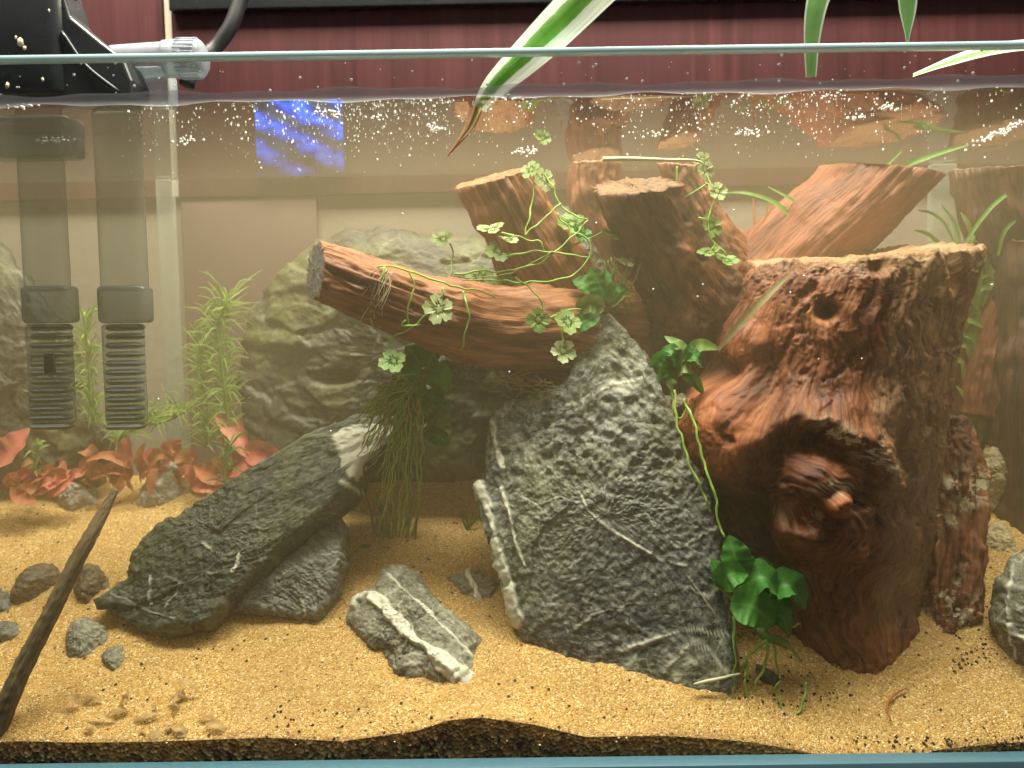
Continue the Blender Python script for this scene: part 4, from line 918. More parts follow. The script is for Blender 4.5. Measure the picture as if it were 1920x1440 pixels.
# creeping pennywort on the driftwood
pv = thing('creeping_pennywort', at(900, 560, 0.062), 'bright green creeping vine with lobed leaves wound over the sawn log', 'plant')
YV = 0.050
for k, pth in enumerate([
    [(690, 600, YV + .004), (684, 545, YV), (702, 508, YV), (724, 498, YV), (760, 505, YV), (830, 530, YV + .004), (905, 548, YV + .012), (945, 566, YV + .018)],
    [(770, 510, YV), (776, 540, YV - .002), (764, 588, YV), (766, 612, YV + .004)],
    [(722, 500, YV - .001), (712, 540, YV - .002), (694, 580, YV), (700, 612, YV + .004), (715, 615, YV + .006)],
    [(832, 538, YV), (826, 556, YV), (792, 598, YV), (772, 614, YV + .002), (742, 626, YV + .004), (730, 650, YV + .006), (732, 668, YV + .006)],
    [(762, 600, YV), (758, 610, YV), (790, 606, YV)],
    [(868, 545, YV + .004), (878, 590, YV + .002), (872, 636, YV + .006), (864, 656, YV + .01)],
    [(855, 516, 0.062), (900, 508, 0.062), (962, 506, 0.064), (1012, 490, 0.064), (1062, 455, 0.066), (1104, 412, 0.07)],
    [(950, 480, 0.064), (1000, 472, 0.064), (1036, 472, 0.064), (1072, 480, 0.066), (1106, 482, 0.07)],
    [(1038, 470, 0.064), (1002, 490, 0.064), (960, 512, 0.066), (905, 520, 0.07)],
    [(940, 436, 0.062), (975, 446, 0.062), (1012, 454, 0.063), (1022, 470, 0.064)],
    [(1002, 326, 0.08), (996, 380, 0.076), (982, 442, 0.07)],
    [(1018, 322, 0.08), (1034, 346, 0.078), (1050, 385, 0.076), (1080, 404, 0.074), (1104, 412, 0.072)],
    [(1052, 382, 0.076), (1018, 412, 0.072), (982, 442, 0.068)],
    [(1045, 400, 0.074), (1068, 432, 0.07), (1070, 450, 0.07)],
    [(1075, 438, 0.072), (1100, 448, 0.072), (1108, 470, 0.072), (1104, 484, 0.072), (1078, 512, 0.072), (1040, 526, 0.07), (960, 528, 0.068), (868, 524, 0.066)],
    [(965, 520, 0.066), (1000, 548, 0.066), (1016, 566, 0.066), (1020, 582, 0.066)],
    [(1072, 462, 0.09), (1110, 445, 0.09), (1160, 428, 0.092)],
    [(845, 455, 0.10), (850, 480, 0.098), (840, 520, 0.09), (834, 540, 0.08)],
    [(1030, 598, 0.066), (1060, 584, 0.068), (1092, 580, 0.07)], [(1055, 640, 0.066), (1054, 612, 0.067)]]):
    tube('stem', pth, [0.0007, 0.00045, 0.0006, 0.00035], MAT['stem'] if k not in (17, 8, 16) else MAT['stem_dark'], pv, n=40, sides=6, wob=0.0016, seed=k)
for (a, b, Y, R, mt, nr, ro_) in [
    (922, 430, .060, 26, 'leaf_penny', (-.3, -.6, .9), .3), (952, 450, .060, 24, 'leaf_penny', (.3, -.7, .9), 1.2), (824, 580, .048, 32, 'leaf_penny', (.1, -1, .25), .5), (738, 676, .050, 30, 'leaf_bright', (.2, -1, .3), .2),
    (1010, 600, .062, 28, 'leaf_bright', (.1, -1, .3), .8), (1066, 604, .063, 26, 'leaf_bright', (.1, -.8, .7), .4), (1056, 658, .062, 25, 'leaf_penny', (.0, -.9, .6), 1.0), (996, 318, .079, 22, 'leaf_bright', (-.3, -.7, .6), .2),
    (1022, 336, .079, 22, 'leaf_penny', (.6, -1, .1), .2), (832, 448, .10, 20, 'leaf_olive', (-.2, -.8, .8), .2), (1018, 258, .085, 20, 'leaf_olive', (.2, -1, .2), .5), (936, 470, .085, 24, 'leaf_olive', (.3, -.9, .5), .9), (952, 540, .088, 28, 'leaf_olive', (.1, -1, .5), .1),
    (900, 520, .088, 30, 'leaf_olive', (.1, -1, .5), .6), (1072, 420, .090, 24, 'leaf_bright', (.1, -.8, .7), .6), (1150, 440, .092, 24, 'leaf_olive', (.1, -.8, .7), .6), (1170, 492, .088, 24, 'leaf_penny', (.1, -.5, 1), .6), (1090, 440, .085, 20, 'leaf_green', (.1, -.8, .7), .3), (1150, 545, .086, 14, 'leaf_bright', (.1, -1, .3), .3)]:
    penny(a, b, Y, R * rnd.uniform(.8, 1.15), MAT[mt], pv, (nr[0] + rnd.uniform(-.35, .35), nr[1], nr[2] + rnd.uniform(-.3, .4)), ro_ + rnd.uniform(-.6, .6), rnd.uniform(.05, .4), rnd.choice([4, 5, 5]))
for k in range(14):
    x0 = 715 + rnd.uniform(-10, 25); y0 = 505 + rnd.uniform(-5, 20)
    tube('root_hair', [(x0, y0, YV - .001), (x0 - rnd.uniform(-5, 30), y0 + rnd.uniform(15, 40), YV - .003), (x0 - rnd.uniform(0, 40), y0 + rnd.uniform(30, 95), YV)], 0.00016, MAT['root_pale'], pv, n=12, sides=4, wob=0.001, seed=k)
pv2 = thing('creeping_pennywort', at(1340, 450, 0.07), 'pale green vine with lobed leaves climbing to the surface by the dark log', 'plant')
for k, pth in enumerate([[(1320, 296, .08), (1322, 320, .078), (1336, 352, .074), (1340, 372, .072), (1328, 408, .07), (1330, 440, .068), (1342, 458, .068), (1356, 468, .068), (1362, 478, .068)],
    [(1322, 346, .074), (1300, 362, .076), (1282, 374, .08)], [(1330, 410, .07), (1308, 409, .072)], [(1342, 456, .068), (1336, 466, .068)], [(1270, 312, .08), (1268, 340, .08), (1264, 352, .08)], [(1324, 345, .074), (1345, 352, .074), (1352, 356, .074)]]):
    tube('stem', pth, [0.0007, 0.0005, 0.0006], MAT['stem'], pv2, n=26, wob=0.0008, seed=40 + k)
for (a, b, Y, R, mt, nr, ro_) in [(1334, 424, .071, 24, 'leaf_bright', (.5, -1, .2), .2), (1332, 472, .067, 22, 'leaf_bright', (-.3, -.5, 1), .5), (1362, 488, .066, 25, 'leaf_bright', (.2, -.6, 1), .1), (1345, 358, .073, 20, 'leaf_penny', (.2, -1, .4), .8), (1322, 318, .077, 20, 'leaf_penny', (.5, -1, .1), .4), (1318, 300, .078, 16, 'leaf_penny', (-.5, -1, .1), .1)]:
    penny(a, b, Y, R, MAT[mt], pv2, nr, ro_)
tube('floating_stem', [(1130, 299, .062), (1180, 298, .062), (1250, 300, .064), (1308, 302, .066), (1326, 318, .07)], [0.0016, 0.0013, 0.0008, 0.0005], MAT['root_pale'], None, n=40, label='pale thin stem floating flat under the surface above the dark log', cat='stem')

# broad leaved epiphyte plants
LEAFB = [0.30, 0.78, 0.98, 1.0, 0.93, 0.78, 0.5, 0.08]
def crown(pl, base, leaves, mat, stems=True):
    global LEAFW
    LEAFW = LEAFB
    for i, (bp, mid, tip, wd, tw) in enumerate(leaves):
        if stems: tube('petiole', [base, ((base[0] + bp[0]) / 2, (base[1] + bp[1]) / 2 - 4, (base[2] + bp[2]) / 2), bp], 0.0007, MAT['stem_dark'], pl, n=10)
        leaf([bp, mid, tip], wd, MAT[mat] if isinstance(mat, str) else MAT[mat[i % len(mat)]], pl, n=18, fold=0.22 + 0.1 * (i % 3), nrm=(0.5 * math.sin(i * 2.1), -1, 0.55 + 0.5 * math.cos(i * 1.3)), twist=tw, ruffle=0.14, seed=i, across=7)
a1_ = thing('anubias_plant', at(1440, 1235, 0.032), 'glossy green broad leaved plant at the foot of the slate and stump', 'plant')
Y = 0.026
crown(a1_, (1432, 1200, 0.032), [((1388, 1092, Y), (1380, 1050, Y - .003), (1366, 1004, Y), 66, .2), ((1366, 1100, Y + .002), (1352, 1080, Y), (1334, 1048, Y + .004), 44, .2), ((1352, 1104, Y - .004), (1368, 1078, Y - .008), (1402, 1076, Y - .004), 50, .5),
    ((1396, 1086, Y + .006), (1424, 1064, Y + .004), (1450, 1082, Y + .008), 44, -.3), ((1392, 1098, Y - .001), (1434, 1084, Y - .006), (1468, 1136, Y - .002), 66, .4), ((1446, 1112, Y), (1482, 1098, Y - .003), (1510, 1142, Y + .004), 62, .3),
    ((1370, 1132, Y - .005), (1412, 1138, Y - .010), (1450, 1172, Y - .006), 76, -.3), ((1440, 1158, Y - .002), (1466, 1156, Y - .005), (1480, 1196, Y), 44, .2), ((1440, 1118, Y + .006), (1462, 1140, Y + .004), (1444, 1172, Y + .006), 52, .2), ((1390, 1090, Y + .002), (1400, 1078, Y), (1398, 1060, Y), 18, .2)], ['leaf_green', 'leaf_green', 'leaf_bright_green', 'leaf_green'])
tube('rhizome', [(1418, 1180, .030), (1440, 1195, .029), (1462, 1202, .030), (1474, 1212, .032)], [0.002, 0.0028, 0.003, 0.002], MAT['stem_dark'], a1_, n=16, sides=8, wob=0.001)
for k, pth in enumerate([[(1440, 1198, .028), (1410, 1222, .025), (1392, 1246, .024), (1376, 1268, .026)], [(1438, 1200, .026), (1434, 1240, .023), (1420, 1272, .020), (1412, 1300, .020)], [(1450, 1205, .026), (1456, 1240, .022), (1460, 1265, .020), (1458, 1300, .018), (1464, 1350, .014)], [(1398, 1240, .026), (1396, 1280, .020), (1404, 1318, .018)], [(1470, 1170, .028), (1490, 1172, .030), (1500, 1172, .034)], [(1470, 1205, .03), (1490, 1225, .03), (1498, 1240, .03)], [(1376, 1160, .026), (1378, 1230, .022), (1373, 1322, .016)], [(1512, 1280, .022), (1506, 1318, .018), (1480, 1352, .014)]]):
    tube('root', pth, [0.0009, 0.0006], MAT['root_green'], a1_, n=22, wob=0.0018, seed=60 + k)
tube('fallen_twig', [(1300, 1284, .016), (1330, 1276, .015), (1362, 1270, .016), (1390, 1264, .02)], [0.0006, 0.0011, 0.0009, 0.0006], MAT['root_pale'], None, n=24, wob=0.001, label='thin pale twig lying across the foot of the tall slate', cat='twig')
a2_ = thing('anubias_plant', at(1270, 720, 0.06), 'small bright green rosette plant between the slate tip and the stump', 'plant')
Y = 0.056
crown(a2_, (1268, 710, 0.06), [((1268, 690, Y), (1278, 655, Y - .004), (1246, 630, Y), 26, .3), ((1262, 692, Y), (1262, 660, Y - .006), (1236, 662, Y - .002), 32, .2), ((1262, 695, Y), (1242, 672, Y - .006), (1218, 688, Y - .002), 30, .3), ((1276, 680, Y), (1310, 648, Y - .003), (1350, 654, Y + .004), 26, .2),
    ((1284, 675, Y - .006), (1290, 660, Y - .007), (1296, 642, Y - .006), 18, .1), ((1286, 672, Y - .002), (1305, 672, Y - .006), (1316, 690, Y - .002), 32, .2), ((1270, 700, Y), (1284, 690, Y - .006), (1300, 700, Y - .004), 26, .2), ((1258, 705, Y - .002), (1244, 695, Y - .006), (1234, 718, Y - .002), 26, .2), ((1280, 705, Y), (1300, 712, Y), (1320, 740, Y + .003), 22, .2), ((1262, 710, Y - .002), (1258, 720, Y - .004), (1262, 740, Y), 20, .3)], ['leaf_bright', 'leaf_green', 'leaf_green'])
for k, pth in enumerate([[(1262, 730, .05), (1272, 800, .042), (1292, 870, .034), (1318, 930, .03), (1330, 960, .03)], [(1282, 745, .05), (1300, 790, .042), (1318, 860, .034), (1340, 920, .028), (1345, 960, .026), (1358, 1010, .024)], [(1258, 735, .052), (1264, 770, .048), (1276, 782, .048), (1290, 765, .05)]]):
    tube('root', pth, [0.0008, 0.0007], MAT['root_green'] if k != 1 else MAT['stem'], a2_, n=34, wob=0.0016, seed=80 + k)
rock('pebble', 'small tan pebble under the rosette plant', 'stone', [(1256, 770), (1262, 745), (1278, 738), (1290, 750), (1290, 770), (1278, 780), (1264, 782)], [(1256, 780, 0.072), (1290, 780, 0.072), (1275, 740, 0.076)], 0.006, MAT['rock_brown'], seed=90, ang=70, rings=20, rough=0.3)
a3_ = thing('anubias_plant', at(1130, 590, 0.085), 'dark green plant with upright leaves behind the slate tip', 'plant')
Y = 0.082
crown(a3_, (1138, 585, 0.086), [((1135, 560, Y), (1122, 530, Y), (1106, 500, Y), 46, .2), ((1122, 555, Y), (1100, 535, Y), (1074, 525, Y + .003), 46, .2), ((1132, 575, Y - .004), (1104, 570, Y - .006), (1074, 590, Y), 34, .3), ((1145, 565, Y), (1158, 540, Y), (1180, 545, Y + .004), 20, .3), ((1136, 560, Y - .003), (1140, 530, Y - .004), (1136, 505, Y), 16, .2), ((1150, 575, Y), (1170, 556, Y), (1196, 560, Y + .004), 18, .2), ((1124, 590, Y - .004), (1090, 606, Y - .006), (1064, 630, Y), 36, .3)], ['leaf_green', 'leaf_green', 'leaf_olive'])
for k in range(10):
    x0 = 1130 + rnd.uniform(0, 60); y0 = 470 + rnd.uniform(0, 60)
    tube('stem', [(x0 - rnd.uniform(0, 20), 590, .088), (x0, y0 + 50, .088), (x0 + rnd.uniform(-20, 50), y0, .09)], 0.0007, MAT['stem_dark'], a3_, n=14, wob=0.0015, seed=100 + k)
a4_ = thing('anubias_plant', at(790, 720, 0.09), 'shaded green plant trailing a beard of roots under the log', 'plant')
Y = 0.088
crown(a4_, (790, 705, 0.09), [((790, 690, Y), (778, 668, Y), (760, 650, Y), 50, .2), ((800, 690, Y), (812, 665, Y), (835, 655, Y), 44, .2), ((800, 700, Y), (830, 690, Y - .004), (858, 684, Y), 22, .2), ((800, 715, Y), (820, 712, Y), (845, 722, Y), 34, .2), ((800, 735, Y), (815, 745, Y), (834, 752, Y), 36, .2), ((800, 760, Y), (820, 760, Y), (846, 770, Y), 40, .2), ((805, 780, Y), (825, 785, Y - .003), (845, 800, Y), 44, .2), ((790, 705, Y - .002), (770, 695, Y - .004), (758, 675, Y), 34, .2), ((805, 810, Y + .004), (825, 820, Y), (842, 835, Y), 36, .2), ((792, 720, Y - .003), (775, 735, Y - .006), (760, 760, Y - .002), 36, .3), ((800, 745, Y - .004), (790, 765, Y - .007), (782, 795, Y - .002), 34, .2), ((812, 690, Y - .004), (830, 705, Y - .006), (838, 735, Y), 40, .2)], ['leaf_green', 'leaf_bright_green', 'leaf_olive', 'leaf_bright_green'])
for k in range(105):
    x0 = 770 + rnd.uniform(-25, 30); y0 = 705 + rnd.uniform(-10, 60); xe = rnd.choice([rnd.uniform(670, 730), rnd.uniform(690, 790), rnd.uniform(700, 800)]); ye = rnd.uniform(780, 1000) if xe > 700 else rnd.uniform(750, 900)
    if k % 4 == 0: xe, ye = rnd.uniform(665, 720), rnd.uniform(760, 800)
    tube('root', [(x0, y0, .090), (x0 * 0.6 + xe * 0.4 + rnd.uniform(-8, 8), y0 * 0.55 + ye * 0.45 - 15, .082 + rnd.uniform(-.006, .004)), (xe, ye, .084 + rnd.uniform(-.008, .008))], [0.0008, 0.0005, 0.0003], rnd.choice([MAT['root'], MAT['root_green'], MAT['root_green']]), a4_, n=20, sides=5, wob=0.003, seed=120 + k)

# tangle of dead roots behind the tall slate
tg = thing('root_tangle', at(990, 735, 0.09), 'tuft of dry brown root hairs on top of the tall slate', 'roots')
for k in range(26):
    x0 = rnd.uniform(940, 1050); y0 = rnd.uniform(715, 745)
    tube('root_hair', [(x0, y0, .078), (x0 - rnd.uniform(-10, 30), y0 - rnd.uniform(-6, 16), .072), (x0 - rnd.uniform(-30, 60), y0 - rnd.uniform(-10, 30), .076)], 0.0003, MAT['root'], tg, n=12, sides=4, wob=0.003, seed=200 + k)

# grass like plants
def grass(label, base, blades, mat='leaf_grass', w=9, group=None):
    pl = thing('grass_plant', at(*base), label, 'plant', group)
    for i, pth in enumerate(blades):
        ribbon('blade', pth, [w * .7, w, w, w * .8, w * .3], MAT[mat], pl, n=20, fold=0.35, nrm=(0.3 * math.sin(i), -1, 0.3), across=3)
    return pl
YG = 0.125
grass('thin bright grass blades bending at the surface beside the frame', (1890, 470, YG), [[(1800, 470, YG), (1840, 410, YG), (1880, 370, YG), (1940, 340, YG)], [(1870, 480, YG), (1885, 430, YG), (1925, 400, YG)], [(1790, 460, YG), (1770, 420, YG), (1745, 400, YG), (1722, 395, YG)], [(1800, 460, YG), (1790, 420, YG), (1765, 385, YG)], [(1775, 470, YG), (1740, 440, YG), (1715, 432, YG)]], w=8)
grass('arching green grass blades rising behind the stump to the surface', (1575, 470, YG), [[(1572, 480, YG), (1600, 400, YG), (1660, 330, YG - .004), (1740, 295, YG - .01), (1815, 272, YG - .016)], [(1562, 480, YG), (1590, 390, YG), (1640, 330, YG), (1690, 283, YG)], [(1580, 480, YG), (1606, 410, YG), (1650, 350, YG - .005), (1710, 305, YG - .008), (1760, 290, YG - .01)]], w=12)
grass('dark thin grass blades bending over beside the pennywort', (1520, 470, YG), [[(1512, 480, YG), (1495, 425, YG), (1455, 382, YG), (1400, 362, YG), (1352, 362, YG)], [(1535, 480, YG), (1520, 425, YG), (1490, 380, YG), (1440, 350, YG)], [(1525, 480, YG), (1508, 430, YG), (1480, 400, YG)]], w=9)
grass('faint red green grass stems before the wall', (1420, 470, 0.165), [[(1405, 480, .165), (1415, 420, .165), (1412, 370, .165)], [(1400, 480, .165), (1430, 420, .165), (1445, 370, .165)], [(1398, 480, .165), (1395, 440, .165), (1380, 425, .165)], [(1410, 480, .165), (1450, 430, .165), (1480, 405, .165)]], 'leaf_rust', w=6)
tb = []
for k in range(34):
    x0 = 1835 + rnd.uniform(-30, 20); y0 = rnd.uniform(400, 800); s_ = rnd.choice([-1, 1])
    tb.append([(x0, y0 + 50, .148), (x0 + s_ * rnd.uniform(5, 20), y0 + 10, .146), (x0 + s_ * rnd.uniform(20, 55), y0 - rnd.uniform(-25, 20), .146)])
grass('pale green bushy stem plant standing between stump and dark post', (1835, 900, .148), tb + [[(1840, 900, .15), (1835, 700, .148), (1830, 560, .146), (1862, 400, .14)], [(1815, 880, .15), (1820, 700, .15), (1832, 470, .148)]], 'leaf_feather', w=12)
grass('small tuft of thin leaves on the sand under the root beard', (740, 1005, .1), [[(700 + 6 * k, 1008 + rnd.uniform(-6, 6), ground(740, 1010)[1]), (695 + 7 * k + rnd.uniform(-8, 8), 970, ground(740, 1010)[1] + .001), (690 + 8 * k + rnd.uniform(-20, 20), 930 + rnd.uniform(-15, 25), ground(740, 1010)[1] + .003)] for k in range(14)], 'leaf_olive', w=5)
grass('tiny tuft of dark blades growing beside the tall slate', (875, 992, .1), [[(876, 994, ground(876, 994)[1]), (868 + 8 * k, 975, ground(876, 994)[1]), (858 + 14 * k, 950 + 5 * k, ground(876, 994)[1])] for k in range(4)], 'leaf_olive', w=5)
# feathery stem plants at the back
def feather(label, stem, seed, n, spread, mat='leaf_feather', l=34, w=4.5):
    r = random.Random(seed); pl = thing('stem_plant', at(*stem[0]), label, 'plant', None)
    tube('stem', stem, 0.0011, MAT['stem_dark'], pl, n=20)
    P = smoothpath(np.array(stem), n)
    for k, (x, y, Y_) in enumerate(P):
        for s_ in (-1, 1):
            ll = l * r.uniform(0.6, 1.25); dx = s_ * ll * r.uniform(.15, 1.0) * spread; dy = -ll * r.uniform(-.3, 1.0); dY = r.uniform(-.010, .010)
            ribbon('leaf', [(x, y, Y_), (x + dx * .5, y + dy * .5 - ll * r.uniform(.0, .3), Y_ + dY * .6), (x + dx, y + dy + r.uniform(-6, 16), Y_ + dY)], [w * .6, w, w * .8, 1], MAT[mat], pl, n=7, fold=0.2, across=3)
feather('tall feathery green stem plant growing beside the glass strip', [(432, 850, .150), (425, 760, .150), (415, 680, .149), (408, 610, .148), (430, 560, .146)], 1, 105, 1.0, l=56, w=3.2)
feather('shorter feathery stem behind the tall feathery plant', [(385, 840, .155), (385, 770, .155), (378, 700, .154), (375, 640, .153)], 2, 60, 1.0, l=50, w=3.2)
feather('feathery pale stem plant between the two intake tubes', [(180, 800, .155), (170, 740, .155), (165, 660, .154), (158, 585, .153)], 3, 62, 0.9, l=52, w=3.2)
feather('low tangled green plant at the foot of the glass strip', [(215, 830, .15), (260, 800, .15), (310, 790, .15), (350, 770, .15)], 4, 50, 1.2, 'leaf_feather', 60, 3.4)
feather('small pale rooted sprig under the first intake tube', [(62, 900, .14), (66, 870, .14), (72, 830, .138)], 5, 12, 0.9, l=26)
feather('low sprig of green leaves beside the red leaved plant', [(420, 905, .135), (425, 860, .135), (432, 830, .135)], 6, 12, 1.0, 'leaf_olive', 34)

# red leaved plants on the sand
LEAFW = [0.06, 0.5, 0.85, 1.0, 0.97, 0.8, 0.5, 0.05]
def redplant(label, base, leaves, mats, extra=None):
    q = random.Random(len(label))
    if extra:
        leaves = list(leaves)
        for k in range(extra[0]):
            x = q.uniform(extra[1], extra[2]); y = q.uniform(extra[3], extra[4]); Y_ = base[2] + q.uniform(-.006, .006); a = q.uniform(-2.8, -.3); l = q.uniform(28, 58)
            leaves.append(((x, y, Y_), (x + l * .5 * math.cos(a), y + l * .45 * math.sin(a) - 6, Y_ - .004), (x + l * math.cos(a), y + l * .55 * math.sin(a) + q.uniform(-6, 14), Y_), q.uniform(20, 34)))
    pl = thing('red_leaf_plant', at(*base), label, 'plant', 'red leaved plants on the sand')
    for i, (bp, mid, tip, wd) in enumerate(leaves):
        leaf([bp, mid, tip], wd, MAT[mats[i % len(mats)]], pl, n=18, fold=0.35, nrm=(0.3 * math.sin(i * 1.9), -1, 0.5 + 0.3 * math.cos(i)), twist=0.5 * math.sin(i * 2.3), ruffle=0.12, seed=i, across=7)
Yr = 0.152
redplant('red plant with broad pink veined leaves above the long slate', (480, 890, Yr), [((500, 868, Yr), (460, 826, Yr - .004), (402, 778, Yr), 54), ((496, 872, Yr), (450, 850, Yr - .002), (406, 800, Yr + .002), 34), ((448, 848, Yr - .004), (490, 850, Yr - .012), (535, 860, Yr - .008), 50), ((535, 872, Yr), (540, 840, Yr - .004), (555, 812, Yr), 56), ((530, 880, Yr), (565, 850, Yr), (566, 826, Yr + .002), 30),
    ((510, 885, Yr - .004), (478, 872, Yr - .012), (430, 895, Yr - .012), 54), ((430, 905, Yr - .008), (395, 890, Yr - .012), (362, 872, Yr - .006), 36), ((360, 915, Yr - .004), (390, 908, Yr - .012), (425, 920, Yr - .012), 40), ((440, 905, Yr - .004), (410, 895, Yr - .008), (358, 885, Yr - .002), 40)], ['leaf_red', 'leaf_red', 'leaf_red', 'leaf_red', 'leaf_red', 'leaf_red', 'leaf_rust'], (10, 360, 470, 875, 918))
redplant('rusty plant with arching leaves between the two pointed stones', (265, 890, Yr + .008), [((240, 912, Yr + .004), (236, 860, Yr), (238, 810, Yr + .004), 34), ((270, 900, Yr + .006), (262, 860, Yr), (272, 830, Yr + .002), 18), ((268, 890, Yr), (300, 850, Yr - .004), (345, 870, Yr), 22), ((322, 850, Yr), (345, 862, Yr - .004), (350, 900, Yr), 32), ((290, 880, Yr), (280, 855, Yr - .002), (286, 840, Yr), 20), ((250, 880, Yr), (205, 855, Yr - .002), (160, 865, Yr), 20), ((262, 900, Yr), (285, 880, Yr - .004), (280, 930, Yr - .006), 26), ((240, 890, Yr), (210, 880, Yr), (170, 900, Yr), 26), ((300, 880, Yr), (320, 850, Yr), (300, 842, Yr), 20), ((250, 920, Yr - .002), (235, 900, Yr - .006), (215, 930, Yr - .006), 22)], ['leaf_red', 'leaf_rust', 'leaf_rust', 'leaf_rust'], (26, 165, 355, 862, 918))
redplant('low crumpled red plant beside the first pointed stone', (80, 925, Yr - .004), [((60, 930, Yr - .01), (100, 905, Yr - .012), (145, 880, Yr - .004), 34), ((40, 920, Yr - .01), (60, 900, Yr - .012), (90, 890, Yr - .008), 28), ((52, 935, Yr - .016), (48, 920, Yr - .018), (70, 915, Yr - .014), 30), ((90, 930, Yr - .012), (110, 915, Yr - .014), (138, 900, Yr - .01), 28), ((30, 915, Yr - .006), (20, 900, Yr - .01), (45, 885, Yr - .006), 24), ((70, 940, Yr - .016), (40, 935, Yr - .02), (20, 912, Yr - .014), 26)], ['leaf_red', 'leaf_rust', 'leaf_rust', 'leaf_red'], (14, 10, 150, 890, 935))
redplant('single large pink red leaf cut by the frame under the first tube', (-10, 880, .14), [((-30, 885, .140), (15, 850, .134), (56, 803, .14), 66)], ['leaf_red'])
redplant('red leaf tip peeking over the cream patch of the slate', (650, 830, .135), [((640, 840, .138), (632, 815, .136), (628, 790, .136), 22), ((650, 830, .138), (655, 805, .136), (665, 795, .138), 18)], ['leaf_red'])

# loose leaves and litter
ribbon('straw_leaf', [(1346, 656, .012), (1385, 610, .010), (1430, 562, .010), (1482, 514, .014)], [6, 14, 15, 13, 4], MAT['leaf_straw'], None, n=20, fold=0.15, label='long pale straw coloured blade leaning across the stump', cat='leaf')
ml = thing('decayed_leaf', ground(250, 1340), 'heap of translucent decaying leaves on the front sand', 'leaf litter')
for k in range(22):
    x0 = rnd.uniform(140, 400); y0 = rnd.uniform(1295, 1385); g = ground(x0, y0); l = rnd.uniform(20, 70); a = rnd.uniform(0, 6.28)
    Y0 = max(0.004, g[1] - 0.003)
    ribbon('leaf', [(x0, y0, Y0), (x0 + l * .5 * math.cos(a), y0 + l * .25 * math.sin(a) - 8, Y0 - .001), (x0 + l * math.cos(a), y0 + l * .5 * math.sin(a), Y0)], [3, rnd.uniform(6, 26), rnd.uniform(4, 18), 2], MAT['leaf_melt'], ml, n=10, fold=rnd.uniform(-.5, .5), nrm=(0, -.6, 1), ruffle=.3, seed=k)
g = ground(1680, 1320)
tube('fallen_twig', [(1700, 1290, ground(1700, 1292)[1] - .002), (1680, 1300, ground(1680, 1302)[1] - .002), (1664, 1322, ground(1664, 1324)[1] - .002), (1670, 1352, ground(1670, 1352)[1] - .002)], [0.0004, 0.0007, 0.0005], MAT['grain_red'], None, n=24, label='thin curved reddish twig on the open sand', cat='twig')

# ------------------------------------------------------------------ hanging filter
ft = thing('hanging_filter', at(110, 190, 0.05), 'black hang on filter with two smoky intake tubes', 'filter')
def bx(name, x0, y0, x1, y1, Y0, Y1, mat, parent=ft, bev=0.003):
    a = at(x0, y1, Y0); b = at(x1, y0, Y0)
    return box(name, a[0], b[0], Y0, Y1, a[2], b[2], mat, parent, bev)
bx('pump_housing', -60, -60, 108, 178, 0.026, 0.05, MAT['black'], bev=0.008)
for k, (lx, ly, lr) in enumerate(((38, 78, .0022), (46, 90, .0014), (30, 70, .0010), (80, 150, .0012), (14, 160, .0016), (92, 20, .0009))):
    v_ = IV * (1 + 0.6 * (np.random.RandomState(k).rand(12, 1) - .5)) * lr * np.array([.8, .25, 1.2]) + np.array([at(lx, ly, .0258)[0], .0258, at(lx, ly, .0258)[2]])
    mk('limescale_spot', v_, [IF], MAT['root_pale'], ft)
# slanted cover
a = [at(104, -60, 0.03), at(132, 30, 0.03), at(190, 78, 0.03), at(232, 110, 0.03), at(248, 150, 0.03), at(248, 186, 0.03), at(104, 186, 0.03)]
V = np.array(a + [p + np.array([0, 0.022, 0]) for p in a]); n_ = len(a)
cvr = mk('slanted_cover', V, [np.array([list(range(n_))]), np.array([list(range(2 * n_ - 1, n_ - 1, -1))]), np.array([[i, n_ + i, n_ + (i + 1) % n_, (i + 1) % n_] for i in range(n_)])], MAT['black'], ft, smooth=False)
bm_ = cvr.modifiers.new('bevel', 'BEVEL'); bm_.width = 0.002; bm_.segments = 3
tube('cover_rib', [(116, 60, .0285), (160, 122, .0285), (222, 172, .0285)], 0.0012, MAT['black'], ft, n=12)
tube('outlet_pipe', [(215, 118, .05), (300, 112, .05), (330, 111, .05)], 0.0095, MAT['clear_tube'], ft, n=20, sides=24)
kn = tube('outlet_knob', [(312, 111, .048), (352, 110, .048), (376, 110, .048), (385, 110, .048)], [0.0102, 0.0108, 0.0104, 0.0072], MAT['clear_tube'], ft, n=18, sides=28)
for k in range(26):
    t_ = 2 * math.pi * k / 26; c0 = at(338, 110, .048); c1 = at(374, 110, .048); o_ = np.array([0, math.cos(t_), math.sin(t_)]) * 0.0108
    tube('knob_ridge', [c0 + o_, c1 + o_], 0.00055, MAT['clear_tube'], kn, n=4, sides=5, world=True)
bx('mount_block', 205, 122, 300, 184, 0.05, 0.075, MAT['clear_tube'])
bx('submerged_housing', -40, 212, 130, 292, 0.055, 0.075, MAT['smoke_dark'], bev=0.006)
